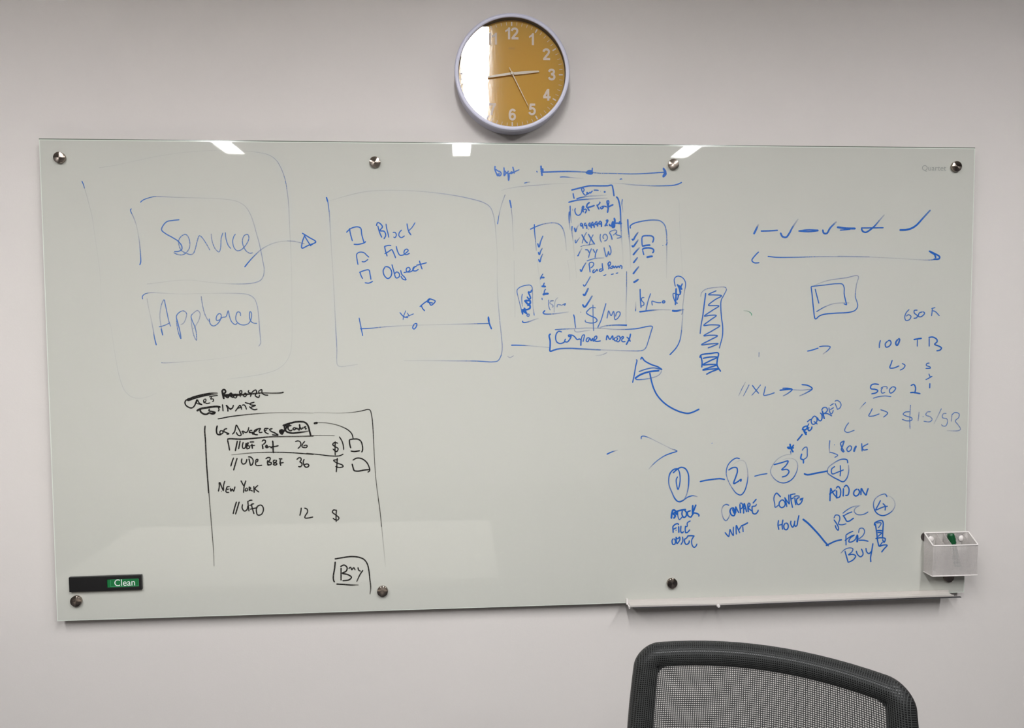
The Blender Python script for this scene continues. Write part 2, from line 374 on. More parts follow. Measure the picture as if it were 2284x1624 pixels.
STROKES = r'''
# faded blue rounded outline of the big box around Service and Appliance|blue|box_outline
@ 60 290 3.8067
2.4|.8,.5|466 432 480 462 491 500
1.6|.28,.14,.1,.08|491 500 505 545 530 640 555 740 572 860 600 1050 620 1200 630 1400 632 1500
1.8|.2,.12,.15,.12,.12,.1,.2,.4,.55,.4,.25,.15,.12,.12|610 322 750 300 900 268 1100 225 1300 195 1500 178 1650 172 1820 178 1960 190 2060 215 2120 260 2165 340 2195 430 2210 520 2222 620 2230 800 2240 1000 2250 1300 2250 1520
@ 60 600 3.8067
1.8|.1,.12,.18,.2,.1|2250 340 2252 500 2248 640 2235 720 2200 790 2130 850 2030 885 1900 910 1700 935
1.8|.06,.1,.14,.2,.18,.08|700 400 715 500 745 700 790 930 830 1030 880 1080 940 1098 1010 1090 1100 1055
# faded blue rounded box drawn around the word Service|blue|box_outline
@ 60 290 3.8067
2.2|.8,.4,.25,.18,.22,.35,.42,.42,.45,.2,.12,.12,.25|962 616 985 596 1030 578 1085 566 1200 569 1300 573 1450 577 1600 582 1700 590 1780 605 1850 645 1895 710 1925 790 1950 880 1970 950 1990 1040 2005 1120 2015 1180 2008 1240 1985 1275 1940 1295 1870 1305 1750 1307 1600 1298 1480 1285 1400 1275 1250 1280 1130 1295 1020 1308
2.4|.75,.4,.2,.4,.6,.85|890 668 880 676 882 690 905 740 930 810 948 900 958 970 965 1060 967 1120 958 1148
# handwritten word Service in blue marker|blue|handwriting
@ 60 290 3.8067
2.6|.7|1296 762 1240 768 1190 778 1158 810 1144 848 1175 878 1240 915 1285 945 1315 985 1315 1015 1290 1030 1250 1033
2.4|.55|1245 1040 1275 1055 1320 1060 1355 1040 1380 1000 1383 950 1365 900 1345 886 1315 900 1292 930 1290 970 1310 1020 1350 1045 1390 1058 1412 1050 1430 1010 1445 950 1465 898 1480 905 1520 960 1555 1022
2.3|.5,.6|1565 880 1572 940 1600 1010 1632 1035 1645 1000 1650 920 1665 872
2.5|.6|1685 868 1690 920 1710 980 1732 1008
2.4|.6,.55|1772 882 1755 910 1748 950 1760 1000 1785 1025 1815 1020 1840 1000 1870 960 1885 920 1878 890 1860 888 1840 905 1830 945 1840 990 1865 1030 1895 1047 1920 1042
# thin blue arrow from Service to the next box|blue|drawn_arrow
@ 60 290 3.8067
2.6|.85,.6,.3,.25,.25|1848 1165 1880 1125 1920 1080 1990 1015 2060 975 2130 952 2200 943 2282 944
@ 640 380 3.53
2.0|.25,.4,.5|0 556 40 558 90 566 140 580
2.5|.85|118 493 175 528 228 564 170 590 118 612 120 570 135 525 142 512
2.5|.8|135 510 165 560 190 598
2.3|.7|228 564 190 590
# faded blue box drawn around the word Appliance|blue|box_outline
@ 60 600 3.8067
2.2|.75,.3,.12,.12,.15,.3,.4,.4,.5,.4|984 258 980 235 1000 214 1040 203 1150 205 1300 212 1500 208 1700 206 1800 208 1880 218 1930 250 1955 310 1968 400 1975 500 1983 590 1985 630 1968 658
2.4|.3,.2,.4,.85|1020 250 1030 310 1050 400 1070 500 1085 590 1100 648
1.8|.5,.15,.1,.07|1140 796 1170 798 1300 790 1500 775 1700 750 1900 710
# handwritten word Appliance in blue marker|blue|handwriting
@ 60 600 3.8067
2.4|.6,.35,.4,.6,.6,.5|1155 565 1142 500 1130 420 1133 350 1148 290 1165 262 1175 300 1190 370 1205 440 1222 492
2.2|.6|1120 492 1150 485 1190 470 1215 455
2.6|.6,.7|1155 565 1145 530 1140 505
2.4|.5,.7,.4|1270 425 1275 480 1290 550 1308 592 1300 530 1280 450 1270 400 1300 365 1330 356 1355 375 1350 420 1330 460 1305 475
2.3|.4,.6,.35|1395 400 1400 480 1420 570 1440 606 1440 560 1430 500 1405 440 1395 400 1420 370 1450 353 1470 375 1462 430 1435 480 1415 510
2.4|.5|1480 230 1490 300 1510 380 1535 430 1555 450
2.4|.6|1548 420 1560 470 1585 484 1620 465 1645 425 1650 390 1635 378 1612 400 1610 435 1630 435 1660 412 1690 405 1710 355 1720 400 1740 450 1770 472 1788 460
2.4|.6|1815 400 1810 370 1790 365 1775 400 1778 440 1810 470 1850 475 1885 460 1905 420 1905 370 1895 362 1890 400 1900 440 1925 460 1955 462
# tall blue rounded box drawn around Block, File and Object|blue|box_outline
@ 640 380 3.53
3|.95|310 210 322 248
2.2|.7,.35,.2,.18,.25,.3,.5,.3,.2|322 245 333 330 342 480 352 650 365 850 375 1050 385 1250 393 1400 400 1535 430 1545 475 1540 560 1527
2.2|.1,.25,.2,.18,.3,.4,.5,.35,.15,.12,.25,.45|335 240 420 215 520 188 620 168 750 158 900 158 1100 170 1300 195 1450 225 1550 255 1600 290 1625 350 1638 420 1645 500 1655 650 1655 850 1660 1000 1675 1180
2.3|.4,.5,.7,.4,.25,.15|1675 1180 1688 1300 1695 1400 1685 1460 1660 1500 1620 1508 1500 1502 1300 1500 1100 1498 920 1498
2|.5,.3,.85|1718 190 1690 270 1670 350 1658 425
# small blue drawn box left of the word Block|blue|drawn_square
@ 640 380 3.53
2.5|.85|467 490 500 460 550 445 580 455 590 510 608 572
2.5|.85|492 455 500 500 516 558
2.5|.85|525 582 560 583 610 570 622 558
# blue handwritten word Block|blue|handwriting
2.6|.85|715 435 730 490 748 530
2.6|.85|703 438 715 412 735 420 752 445 732 475 765 480 778 510 763 542
2.4|.8|780 420 785 455 795 495 803 530
2.4|.8|832 490 850 488 862 508 850 530 838 524
2.4|.8|905 468 885 490 882 515 900 530 928 515
2.5|.85|945 418 955 470 978 512
2.3|.8,.6|1010 410 985 450 958 482 978 512
# small blue drawn box left of the word File|blue|drawn_square
2.3|.8|560 745 552 700 550 660 570 645 605 648 630 670 648 686
2.3|.8|588 718 610 720 640 700
# blue handwritten word File|blue|handwriting
2.5|.85|768 595 775 630 790 678
2.4|.85|766 600 795 592 822 592
2.4|.85|768 658 800 640 825 625 840 650 857 692
2.4|.85|860 596 872 640 890 668 918 665 940 648 955 632 945 620 928 628 922 652 938 664 968 652
# small blue drawn box left of the word Object|blue|drawn_square
2.4|.85|568 805 600 792 645 785 655 820 662 862
2.4|.85|575 798 582 825 597 855
2.4|.85|612 885 645 888 678 873
# blue handwritten word Object|blue|handwriting
2.5|.85|775 757 758 790 768 830 795 852 818 835 825 800 805 765 775 757
2.4|.85|826 740 840 790 860 847 882 840 885 815 865 800 848 815
2.4|.85|895 785 905 820 925 840 938 862 912 856 897 832
2.3|.85|918 805 945 800 970 785 962 765 942 772 943 798 968 800 990 788 1005 762 1022 755 996 765 992 788 1015 792 1037 778
2.5|.85|1042 710 1053 745 1065 780
2.4|.85|1018 748 1060 738 1102 727
# blue handwritten letters Xx TB above the scale bar|blue|handwriting
@ 640 380 3.53
2.3|.8|888 1118 920 1152 955 1160
2|.7|937 1103 920 1145 914 1178
2|.7|945 1120 965 1150
2|.7|1000 1129 960 1145 925 1160
2.5|.85|1045 1075 1090 1038 1130 1015
2.4|.85|1055 1060 1070 1090 1087 1108
2.4|.85|1108 1015 1120 1040 1135 1062 1168 1030 1145 1018 1120 1012 1105 1035 1150 1045
# blue scale bar with an end stop at each side|blue|drawn_line
2.2|.8|568 1160 578 1210 590 1270 597 1305
2.2|.9,.5,.25,.2,.25,.4,.7|575 1248 640 1245 800 1230 1000 1220 1200 1215 1400 1210 1600 1205
3|.9|1585 1150 1592 1200 1612 1252
4|.9|1586 1155 1590 1195
2.4|.85|1003 1208 990 1240 1000 1250 1020 1228 1022 1207 1003 1208
# blue handwritten word Budget above the price columns|blue|handwriting
@ 1090 340 7.382
3|.85|105 220 103 280 125 340 150 395
2.6|.85|115 275 150 305 190 318 205 350 190 385 158 382 148 345
2.4|.85|170 330 172 385
2.8|.85|250 245 255 310 255 385 280 350 300 320
2.8|.8|270 300 290 345 315 330 322 300
2.8|.8|318 340 322 400 328 462 338 400 332 340
2.6|.8|345 345 375 350 395 325 370 320 360 350
2.8|.85|395 235 410 290 422 350
2.6|.8,.7|330 345 400 335 450 308 507 284
# long blue two-headed measuring line across the top of the price columns|blue|drawn_arrow
@ 1090 340 7.382
3.5|.95|860 215 865 270 880 390
4.5|.9|850 285 885 275 880 325 860 300
2.4|.9|788 305 802 332
3|.95,.85,.6,.5|880 325 1000 322 1200 315 1400 315 1550 322 1700 330 1845 345
4.5|.85|1610 330 1655 305 1700 318 1700 345 1640 345 1610 330 1680 330
2.6|.85|1707 250 1700 345
# short blue stray dashes under the measuring line|blue|drawn_line
2.2|.85,.6,.3,.1|1170 407 1230 403 1350 412 1450 422 1560 428
2.4|.8,.3|582 507 630 495 685 487
@ 0 0 1
2.6|.5,.6,.7,.8|1338 386.5 1370 387 1410 388 1440 387 1484 384
4|.85|1479 375 1483 384 1479 394 1485 388 1481 380
3|.85|1479 374 1485 384 1480 395
2.2|.8|1382 401 1385 399 1388 400
# blue arc sweeping over the three price columns|blue|drawn_line
@ 1090 340 7.382
2|.15,.3,.4,.2,.1|200 630 300 600 450 573 600 555 800 540 1000 523 1200 513 1400 505
@ 1260 390 6.496
2.6|.1,.2,.45,.5,.7,.9|550 120 800 125 950 142 1100 152 1300 160 1450 158 1580 150 1650 130 1695 108
@ 1090 340 7.382
# long thin blue side line of the outer column box|blue|drawn_line
3|.95,.8|345 780 360 850 372 920
2|.5,.2,.12|372 920 385 1050 395 1250 405 1500 410 1624
@ 1120 580 7.3818
2|.15,.2,.15|195 0 200 300 210 600 210 950
# blue bottom line of the outer column box|blue|drawn_line
2.5|.95,.8,.3,.2,.3|145 1402 250 1402 400 1408 600 1425 780 1442
2|.35,.5|85 1580 125 1608 190 1575
@ 1280 590 4.64
2|.15,.5|220 945 290 935 345 912
# blue right side of the outer column box curving inward|blue|drawn_line
2.5|.3,.4,.6,.8,.95|1130 470 1120 600 1112 700 1095 790 1060 860 990 938
@ 1260 390 6.496
1.8|.12|1655 400 1655 550 1670 900 1690 1200 1700 1500
# left blue price column with ticks, crosses and a dollar per month line|blue|handwriting
@ 1090 340 7.382
2.6|.95,.7,.5,.5,.6,.4,.25,.15|680 1268 740 1240 850 1195 950 1170 1050 1160 1130 1170 1190 1210 1230 1280 1255 1380 1270 1500 1280 1624
2.6|.85,.7,.5,.3|752 1180 755 1300 770 1450 785 1624
3|.9,.6|805 1495 828 1558 855 1470 895 1370
@ 0 0 1
3|.95,.5|1200.5 562 1203 568 1206 560 1210 553
3|.95,.5|1201 578 1204 584 1207 574 1211 566
@ 1120 580 7.3818
1.8|.15|575 0 600 200 630 400 650 560
2.2|.8|655 620 660 658
1.8|.13|1070 0 1100 150 1115 350
4|.8|625 285 700 290
2.4|.7|675 225 645 270 628 322
4|.85|645 432 722 438
2.6|.8|697 372 682 410 675 450
4.5|.95,.8|665 572 700 560 768 553
2.6|.75|720 478 700 500 690 560
# small blue dollar per month note in the left column|blue|handwriting
2.3|.55|768 650 765 720 775 790 795 830
2.2|.5|850 672 800 680 785 710 830 740 840 765 815 782
2|.5|790 670 850 668
2|.4|920 615 880 660 860 760 855 865
2.4|.55|905 780 910 740 940 735 985 745 1010 730 1030 750
3|.6|1045 710 1030 745 1018 728 1047 715
2.8|.9,.6,.4,.2|708 828 675 870 690 885 800 890 950 875 1100 855
# boxed sideways blue word at the left of the price columns|blue|handwriting
@ 1140 600 12.49
2.2|.8,.6,.5,.6,.7,.7,.5,.4,.3,.7|320 1275 290 1150 240 960 200 800 165 640 170 580 230 520 330 475 450 450 530 450 575 490 592 560 595 700 600 900 610 1050 630 1200 645 1300
2.2|.75,.5|315 690 298 780 300 900 315 1050
4|.95|300 1160 380 1200 450 1250
2.3|.7|480 1330 440 1300 460 1260 500 1260 497 1310 480 1330
3.5|.95|355 1080 400 1130 480 1120 530 1080 510 1000 450 1030
3.8|.95|370 870 420 930 470 980 530 960 520 880 450 880 390 870
3.2|.85|440 770 490 830 540 820 520 740 480 640 540 650 575 575
3.2|.95|330 1265 300 1170 330 1130 410 1200 370 1080
2.8|.95,.6,.4,.2|325 1440 320 1475 360 1492 450 1480 560 1445 680 1400 770 1382
# boxed blue heading on top of the middle price column|blue|handwriting
@ 1260 390 6.496
3|1,.9,.85,.85,.9|90 222 160 205 280 175 360 160 500 160 620 158 680 152 695 200 705 260 712 312
2.8|.9|118 265 125 310 135 348
3|.95,.5,.3,.15|165 350 240 328 350 310 450 305 610 293
3|.95,.7,.4,.2|48 400 120 380 200 365 350 352 500 342 620 338
2.6|.8|238 195 248 235 268 270 292 300
2.4|.8|236 196 262 192 278 212 270 240 248 250
2.5|.8|292 298 318 285 332 262 320 252 318 275 345 272 362 250 372 268 390 240 405 234
2.5|.8|415 222 450 222 490 226
2.2|.7|515 237 520 239
4|.85|562 250 590 245
# blue outline of the middle price column|blue|drawn_line
3.2|1,.9,.7,.5,.2,.1,.1|740 315 765 340 785 400 800 480 805 560 808 640 812 750 820 900 835 1100 845 1300
2.3|.8,.5,.2|832 352 825 420 835 500 840 550
2|.35|895 1400 892 1500 890 1624
2.8|.85,.6,.3|75 445 78 550 85 640 95 700
3|.9,.6,.2|65 530 60 600 65 700 75 800
2.8|.85,.5,.4,.2|105 740 100 800 110 900 120 970
2|.4|108 490 112 525
2|.2,.1|120 970 140 1200 170 1500
# middle blue price column reading UBF Perf, 99.9999, XX IOPS, YY W, Paid|blue|handwriting
@ 1270 440 13.53
2.6|.8|185 325 165 390 180 470 220 530 275 545 325 520 360 460 375 400 385 330
3.2|.85|385 280 400 380 425 460
3|.8|385 290 415 270 435 300 405 350 440 370 490 360 515 390 470 490
3.2|.95|615 150 545 210 520 290 545 310 650 285 765 245
3|.95|545 320 605 415
3|.85|825 220 860 300 900 372
3|.8|905 130 922 165 890 210 850 250
2.8|.85|925 285 960 350 1010 325 1030 280 960 290 1040 270 1130 290
3.4|.85|1150 90 1135 140 1160 250 1170 330 1148 472
2.8|.8|1165 85 1190 130 1180 220 1165 300
3.2|.9|1130 310 1180 290 1240 260 1330 220
2.8|.85|385 790 345 790 335 840 360 870 395 820 385 790
2.8|.85|395 820 405 890 415 955
2.8|.85|510 790 470 785 455 830 480 860 515 820
2.8|.85|518 820 522 890 530 965
3|.8|568 962 585 965
3|.9|640 770 600 790 590 850 625 870 655 800
3|.9|648 790 655 870 665 940
3|.9|725 760 690 760 680 820 705 850 735 800
3|.9|733 780 742 860 750 925
3|.9|850 750 800 750 775 800 810 830 850 780
3|.9|845 770 850 830 850 890
3|.9|950 715 900 750 890 800 930 810 970 760
3|.9|962 730 968 820 965 905
3.5|.9|1175 690 1120 700 1130 745
3.2|.9|1170 690 1120 790 1065 880
3.5|.9|1115 840 1155 855
3.2|.9|1210 800 1215 850 1260 860 1290 830
4.5|.9|1320 720 1290 830 1310 905 1350 890 1340 780 1300 850
4|.9|1350 620 1370 720 1350 820
3|.85|1370 790 1440 780 1500 790 1590 785
3|.8|1490 775 1520 735 1545 780
3|.95,.9,.5,.2|150 915 185 1035 225 930 285 820
2.8|.8|370 1120 430 1230 490 1330 550 1385
2.3|.6|520 1050 460 1160 410 1290 380 1400
2.8|.8|565 1105 640 1230 700 1330 760 1415
2.3|.65|720 1125 660 1240 615 1360 595 1455
2|.55|330 1495 420 1460 560 1440 700 1415 780 1415
2.5|.7,.7,.3|185 1280 175 1320 190 1380 240 1310 320 1205
2.4|.65|940 1105 925 1200 935 1290 970 1365
2.4|.65|1040 1260 1010 1200 1040 1130 1090 1115 1140 1170 1150 1230 1110 1300 1045 1325
2.8|.75|1225 1090 1265 1180 1290 1285
2.3|.6|1205 1110 1220 1050 1300 1005 1390 990 1425 1020 1400 1080 1310 1150
2.4|.65|1435 1050 1400 1110 1440 1140 1520 1160 1565 1190 1520 1220 1425 1240
@ 1260 390 6.496
2.5|.75|290 1085 330 1090 355 1135
2.4|.7|385 1065 360 1130 340 1205
2.5|.75|405 1075 435 1130
2.5|.75|470 1075 445 1140 435 1205
2.5|.7|565 1050 580 1120 600 1185 620 1150 630 1110 645 1160 665 1130 660 1060 640 1020
2.3|.7,.6,.3|315 1250 380 1225 450 1210 570 1203
2.6|.95,.6,.3|185 1160 188 1175 215 1120 248 1060
2.6|.8|350 1290 358 1350 365 1415
2.4|.75|345 1310 360 1275 400 1268 418 1290 400 1330 370 1350
2.6|.8|430 1370 405 1395 410 1420 440 1400 465 1370 470 1398
2.6|.8|540 1280 545 1340 555 1390
2.5|.8|538 1362 505 1370 500 1395 530 1395 548 1372
2.8|.85|650 1255 625 1290 640 1340 632 1370
2.5|.8|650 1255 662 1280 645 1322
2.5|.8|665 1330 660 1355 690 1350 695 1320 670 1332 700 1320 715 1350 735 1320 750 1350 770 1320 790 1345 800 1315 825 1325 822 1368
2.8|.9,.8,.5|220 1365 235 1400 265 1340 310 1265
2.4|.75|555 1465 600 1445
2.4|.75|665 1445 710 1435
2.4|.75|735 1430 772 1420
@ 1280 590 4.64
2.6|.8,.6|95 205 108 225 140 180 172 122
4|.95,.6|92 305 110 318 130 285 150 242
3.6|.95,.8,.5|88 412 110 440 150 390 192 320
# large blue dollar sign per MO at the foot of the middle column|blue|handwriting
@ 1120 580 7.3818
2.6|.9,.6|1175 895 1190 950 1200 1050 1210 1120
2.2|.5,.3|1190 1140 1200 1175 1240 1185 1350 1170 1450 1155
@ 1280 590 4.64
2.5|.65,.8,.6|228 450 185 445 150 470 130 500 170 530 225 555 240 580 220 600 160 605 118 590 118 572
2.4|.6|197 415 198 500 200 600 205 690
2.5|.7|333 400 310 480 280 580 245 655
2.4|.7|342 560 350 520 360 480 385 530 410 485 420 540 425 570 450 560 480 510 470 490 445 495 430 540
2.8|.4,.6,.95|270 650 330 635 430 627 545 628
2.6|.9|546 620 540 638
2|.55,.5,.3,.2|545 70 545 250 540 450 540 620
2|.5|68 488 72 500
# blue boxed handwriting reading Compare Model below the columns|blue|handwriting
@ 1120 580 7.3818
2.6|.7,.4,.35|865 1148 1000 1138 1200 1130 1400 1120 1624 1125
3.2|1,.9,.8,.7,.7,.5,.5|802 1213 775 1240 790 1330 790 1420 790 1500 850 1485 920 1465 1100 1455 1300 1462 1624 1480
2.7|.8|985 1185 930 1175 895 1210 880 1280 900 1350 950 1375 1010 1360 1040 1330
2.7|.8|1045 1295 1030 1340 1070 1350 1110 1310 1135 1255 1100 1262 1090 1240 1160 1240 1200 1270 1235 1310 1275 1300 1300 1320
3|.85|1300 1300 1297 1360 1295 1415
2.5|.75|1300 1310 1325 1240 1355 1235 1345 1290 1330 1350
2.6|.8|1440 1280 1400 1285 1385 1335 1410 1345 1445 1290 1465 1330 1490 1290 1500 1335 1560 1280 1550 1250 1515 1280 1525 1330 1570 1340 1624 1330
@ 1280 590 4.64
2.4|.35,.4,.8,.75,.6,.5,.3,.4,.6|245 655 400 670 520 672 640 665 810 642 800 690 770 790 745 860 720 885 680 893 550 893 400 888 200 880 0 872
2.7|.85|335 785 345 735 372 775 400 738 405 785
2.5|.8|430 752 415 778 435 792 452 765 430 752
2.5|.8|440 745 470 742 478 775 460 800 440 795
2.5|.85|478 770 505 745 515 755 495 778 500 797 535 798
3|.9|587 715 577 760 558 800 540 832
2.6|.85|545 750 572 772 585 800
# right blue price column with ticks and small bracket shapes|blue|handwriting
@ 1260 390 6.496
3|.95,.7,.3,.15,.1|910 640 915 750 930 900 945 1100 950 1350
2.7|.9,.8,.7,.6,.6,.5,.3,.15,.1|950 780 945 745 985 710 1080 680 1200 660 1300 655 1380 668 1440 720 1465 800 1475 900 1475 1100 1470 1500
3.5|1,.9,.4|970 925 985 945 1020 890 1065 825
3.5|1,.9,.4|970 1020 985 1042 1025 995 1065 935
3.5|1,.8,.4|985 1165 1030 1110 1085 1050
3.5|.95,.8,.5|990 1280 1020 1240 1055 1195
3.5|.95,.8,.5|985 1440 1030 1380 1075 1325
4|.95,.9,.6|990 1560 1030 1540 1068 1510
# two small blue bracket shapes in the right column|blue|drawn_square
2.8|.8|1115 910 1115 960 1120 1030
3|.9|1115 915 1130 890 1200 882 1265 890 1285 920 1270 985
3.5|.95|1115 1035 1180 1022 1240 1018
3.2|.9|1115 1085 1150 1065 1230 1060 1280 1080 1285 1110 1265 1135
2.6|.85|1125 1090 1135 1130 1145 1165
4|.95|1180 1195 1230 1185 1275 1180
2.2|.6|1416 1030 1422 1018
2.4|.7|1460 1018 1472 1010 1482 975
@ 1280 590 4.64
# small blue dollar per month note in the right column|blue|handwriting
2.6|.8|685 252 688 350 695 450
2.4|.7|730 342 705 345 700 370 725 400 722 420 695 432
2.4|.7|795 298 770 370 745 475
2.5|.7|812 425 808 380 830 385 870 395 905 395
3|.75|910 390 930 375 943 385 930 398 910 390
3.2|1,.7,.3,.25|675 490 720 485 800 475 900 468 1005 470
2.3|.8,.4,.1|638 485 640 440 640 380
# looped blue outline around a sideways scribbled word at the right of the columns|blue|handwriting
@ 1480 610 16.24
2.2|.8,.8,.8,.75,.5,.35,.35,.5|430 480 400 350 385 230 420 150 500 100 590 105 680 150 760 240 795 350 790 480 760 620 740 750 730 900 710 1050 695 1200 690 1350 670 1450 645 1495
3.4|.95,.9,.7|455 530 450 700 445 900 425 1150
2.4|.6,.8,.9|430 720 350 730 345 800 370 900 420 1020 470 1070 520 1080
3|.85|450 730 520 770 630 740
2.8|.8|545 760 520 880 490 970
3.8|.85|490 390 560 500 590 600 615 740
3|.8|685 360 620 490 580 520
4|.85|560 430 610 500 670 590
3.2|.8|635 640 600 690
4|1,.95,.8,.5,.3|300 1345 400 1360 500 1355 620 1325 750 1300
# blue arrowhead with a long tail curving down below Compare Model|blue|drawn_arrow
@ 1280 590 4.64
2.6|.8|642 985 652 990 640 1050 625 1140 607 1225
3|.85|690 985 703 962 730 995 800 1035 870 1060 915 1090
2.7|.7|670 1110 740 1085 820 1070 870 1078 910 1088
3.6|.9|630 1180 690 1140 780 1110 885 1098
2.3|.9,.5,.4|632 1178 650 1190 720 1188 800 1175 870 1150 900 1120 905 1095
3.2|.85|785 1120 795 1170 805 1215 825 1280 860 1350 910 1410 970 1460 1040 1500 1110 1528 1180 1540 1230 1528 1299 1495
# black struck-through handwriting reading Cart Proposal|black|handwriting
@ 400 850 6.4967
6|1,1,.95,.8,.4|110 275 160 262 200 245 350 205 470 185 560 178
2.8|.95|130 265 95 280 82 310 95 350 140 382 180 390 215 365 240 310 255 265
2.8|.9|255 265 250 300 245 330
2.6|.85|260 265 290 320 330 342 300 335 255 325
2.6|.85|350 275 355 300 362 325
2.5|.8|350 270 382 262 385 290 368 305 400 325 450 315
2.4|.8|430 230 500 215 560 208
2.5|.8|470 230 455 262 490 260 495 290 475 298
4|.95|620 130 630 190 648 262
3.6|.95|620 130 655 125 672 155 640 190
3|.95|640 195 700 240 720 230
2.6|.9|720 200 715 240
2.5|.9|720 195 750 172 765 195 740 215 785 242
2.5|.9|800 190 785 225 815 245 835 215 815 190 800 190
2.5|.9|870 150 880 190 885 232
2.5|.9|868 150 900 138 905 170 880 190
2.5|.9|940 180 930 215 955 225 975 200 960 175 940 180
2.6|.9|1010 130 1000 160 1040 180 1030 230
2.6|.9|1040 180 1080 140 1110 130 1120 170 1100 210 1150 237 1165 200
2.5|.85|1165 190 1150 150 1195 125 1200 175 1240 200 1290 205
3.2|1,1,.9,.7,.6,.8|640 205 750 195 900 195 1050 185 1200 172 1350 175 1460 172 1515 160
3.4|1,.8,.5|640 215 750 212 860 205 980 190
# black handwritten word Estimate with an overwritten first letter|black|handwriting
4|1,1,.9|250 435 300 405 400 385 540 370 600 378
3.5|1|300 405 310 445 360 480 400 480 430 462 470 470 515 455
3|.95|440 400 430 430 470 440 520 455 500 475 455 475
2.6|.9|565 375 575 420 560 440
2.6|.9|625 335 635 440
2.8|.9|705 445 700 390 680 350 730 400 755 415
2.8|.9|725 405 770 390 785 345
2.6|.9|810 440 850 385 880 350 895 380 905 415
2.5|.85|840 395 880 385 910 375
2.6|.9|950 310 980 320 1015 327
2.6|.85|905 352 940 345 960 370 975 415
2.6|.9|1090 305 1020 330 1040 345 1110 350
2.6|.9|1025 388 1060 370 1110 352
2.6|.9|1012 368 1050 400 1090 415 1135 405
# large black box outline drawn around the estimate list|black|box_outline
@ 400 850 6.4967
2.3|1,.9,.7,.5,.4,.35,.3|555 550 620 538 720 518 900 495 1100 475 1300 463 1500 458 1750 460 1949 465
2.8|1,.9,.9,.85,.75|375 645 368 710 378 850 385 1000 395 1200 410 1400 425 1624
@ 600 880 5.4143
1.9|.3,.3,.45,.9,.95,.75,.6,.6,.6,.6,.6|540 219 700 222 850 225 1050 210 1150 190 1190 180 1220 188 1235 230 1250 330 1258 450 1265 600 1275 800 1285 950 1300 1100 1320 1250 1340 1400 1360 1600
@ 440 1060 5.191
1.9|.55,.4,.3,.12|2095 270 2120 450 2145 700 2165 900 2180 1060
2.3|.7,.6,.6,.35|125 60 135 200 155 450 175 700 190 900 195 1055
# black handwritten words Los Angeles|black|handwriting
@ 480 930 10.38
3.2|.95|50 195 30 300 45 390 80 410 145 405
2.6|.9|150 310 110 340 120 390 165 385 185 345 150 310
2.8|.9|280 270 220 285 200 330 270 370 320 390 260 400
2.7|.85|395 405 450 340 490 190 530 250 590 370 600 420 560 435 510 400 490 350
2.7|.85|610 330 650 370 640 405
2.6|.85|620 325 660 335 700 360 740 350 765 300 780 235
2.7|.85|860 310 800 320 790 360 840 360 880 405 860 340
2.7|.85|1010 275 930 300 900 340 910 400 995 415
2.6|.85|900 350 950 320 990 280 1050 268 1015 330 1030 360 1100 350
2.8|.85|1240 270 1150 270 1140 320 1180 370 1240 395
2.6|.85|1130 335 1170 310 1205 295
2.8|.9|1330 270 1260 290 1290 330 1380 370 1455 420 1380 420 1315 412
# small black boxed tag reading Configs|black|handwriting
5.5|1|1500 310 1560 320 1545 385 1500 325 1550 350
3.5|1|1560 370 1610 290 1600 210
3.6|1,1,.9,.9,.95|1560 205 1640 175 1740 145 1850 118 1960 110 2060 120 2120 160 2160 230 2185 330 2215 440
3.4|1,1,.9,.5|1730 150 1680 210 1630 280 1640 330 1720 365 1800 375 1900 365 2040 348 2165 330
3.5|1|1610 215 1670 190
2.9|.9|1770 200 1700 215 1690 280 1740 320 1790 300
2.8|.9|1830 240 1800 280 1840 300 1860 260 1830 240
2.6|.85|1880 290 1890 250 1910 285 1940 265
3.4|.9|1950 165 1960 240 1935 320
2.6|.85|1990 240 1985 285 2020 270
2.6|.85|2030 230 2030 280
2.7|.85|2110 215 2060 240 2110 270 2080 290
# black boxed row reading //UBF Perf 36 and a dollar sign|black|handwriting
@ 480 930 10.38
3|1,1,.9,.7,.6,.6,.7|275 520 320 508 600 515 850 500 1100 475 1300 460 1600 455 1900 452 2284 440
2.8|.9|285 530 310 640 335 780
2.3|.4,.6,.75,.85,.75|370 880 600 855 900 830 1200 818 1500 818 1800 830 2000 845 2284 868
3|.9|515 550 495 650 465 795
2.8|.9|580 545 560 650 540 750
2.7|.85|650 580 630 680 650 730 690 720 715 600
2.7|.85|735 600 732 670 730 740
2.6|.85|735 605 770 600 745 660 800 680 790 720 725 745
2.7|.85|795 585 850 578 905 580
2.9|.9|850 620 855 680 862 738
2.4|.85|810 665 925 658
3|.9|1090 630 1100 690 1107 750
2.7|.85|1080 570 1120 535 1165 550 1155 600 1110 640
2.5|.85|1170 700 1210 680 1190 650 1165 690 1200 715 1240 690 1280 690 1300 720 1315 690
3.2|.9|1330 545 1340 650 1340 740 1350 840
2.8|.85|1300 690 1380 685 1470 665
# black handwritten number 36 in the boxed row|black|handwriting
2.6|.85|1850 575 1910 555 1965 575 1985 640 1960 690 1910 735
2.6|.85|2080 560 2030 620 2010 690 2060 710 2120 700 2130 665 2090 655 2040 675
@ 600 880 5.4143
2.1|.6,.5,.5|510 498 650 495 795 498
2.3|.7,.8,.9,1|450 710 600 725 750 742 850 740 900 718
# black dollar sign in the boxed row|black|handwriting
2.6|.9|835 590 790 580 770 605 800 630 835 655 815 690 770 655
2.6|.9|800 565 798 650 800 735
2.5|.9|848 508 880 560 898 620 902 670
# black arrow curving from Configs down to two small black boxes|black|drawn_arrow
@ 600 880 5.4143
4.5|1|540 350 590 340
2.3|.5,.5,.6,.85,.95|590 340 680 342 780 358 870 385 950 425 1000 475 1018 535
2.8|1|970 545 975 600 988 650
2.7|.95|970 545 1020 538 1075 540 1110 565 1128 620 1130 670 1118 700
2.8|.95|985 682 1030 688 1100 678
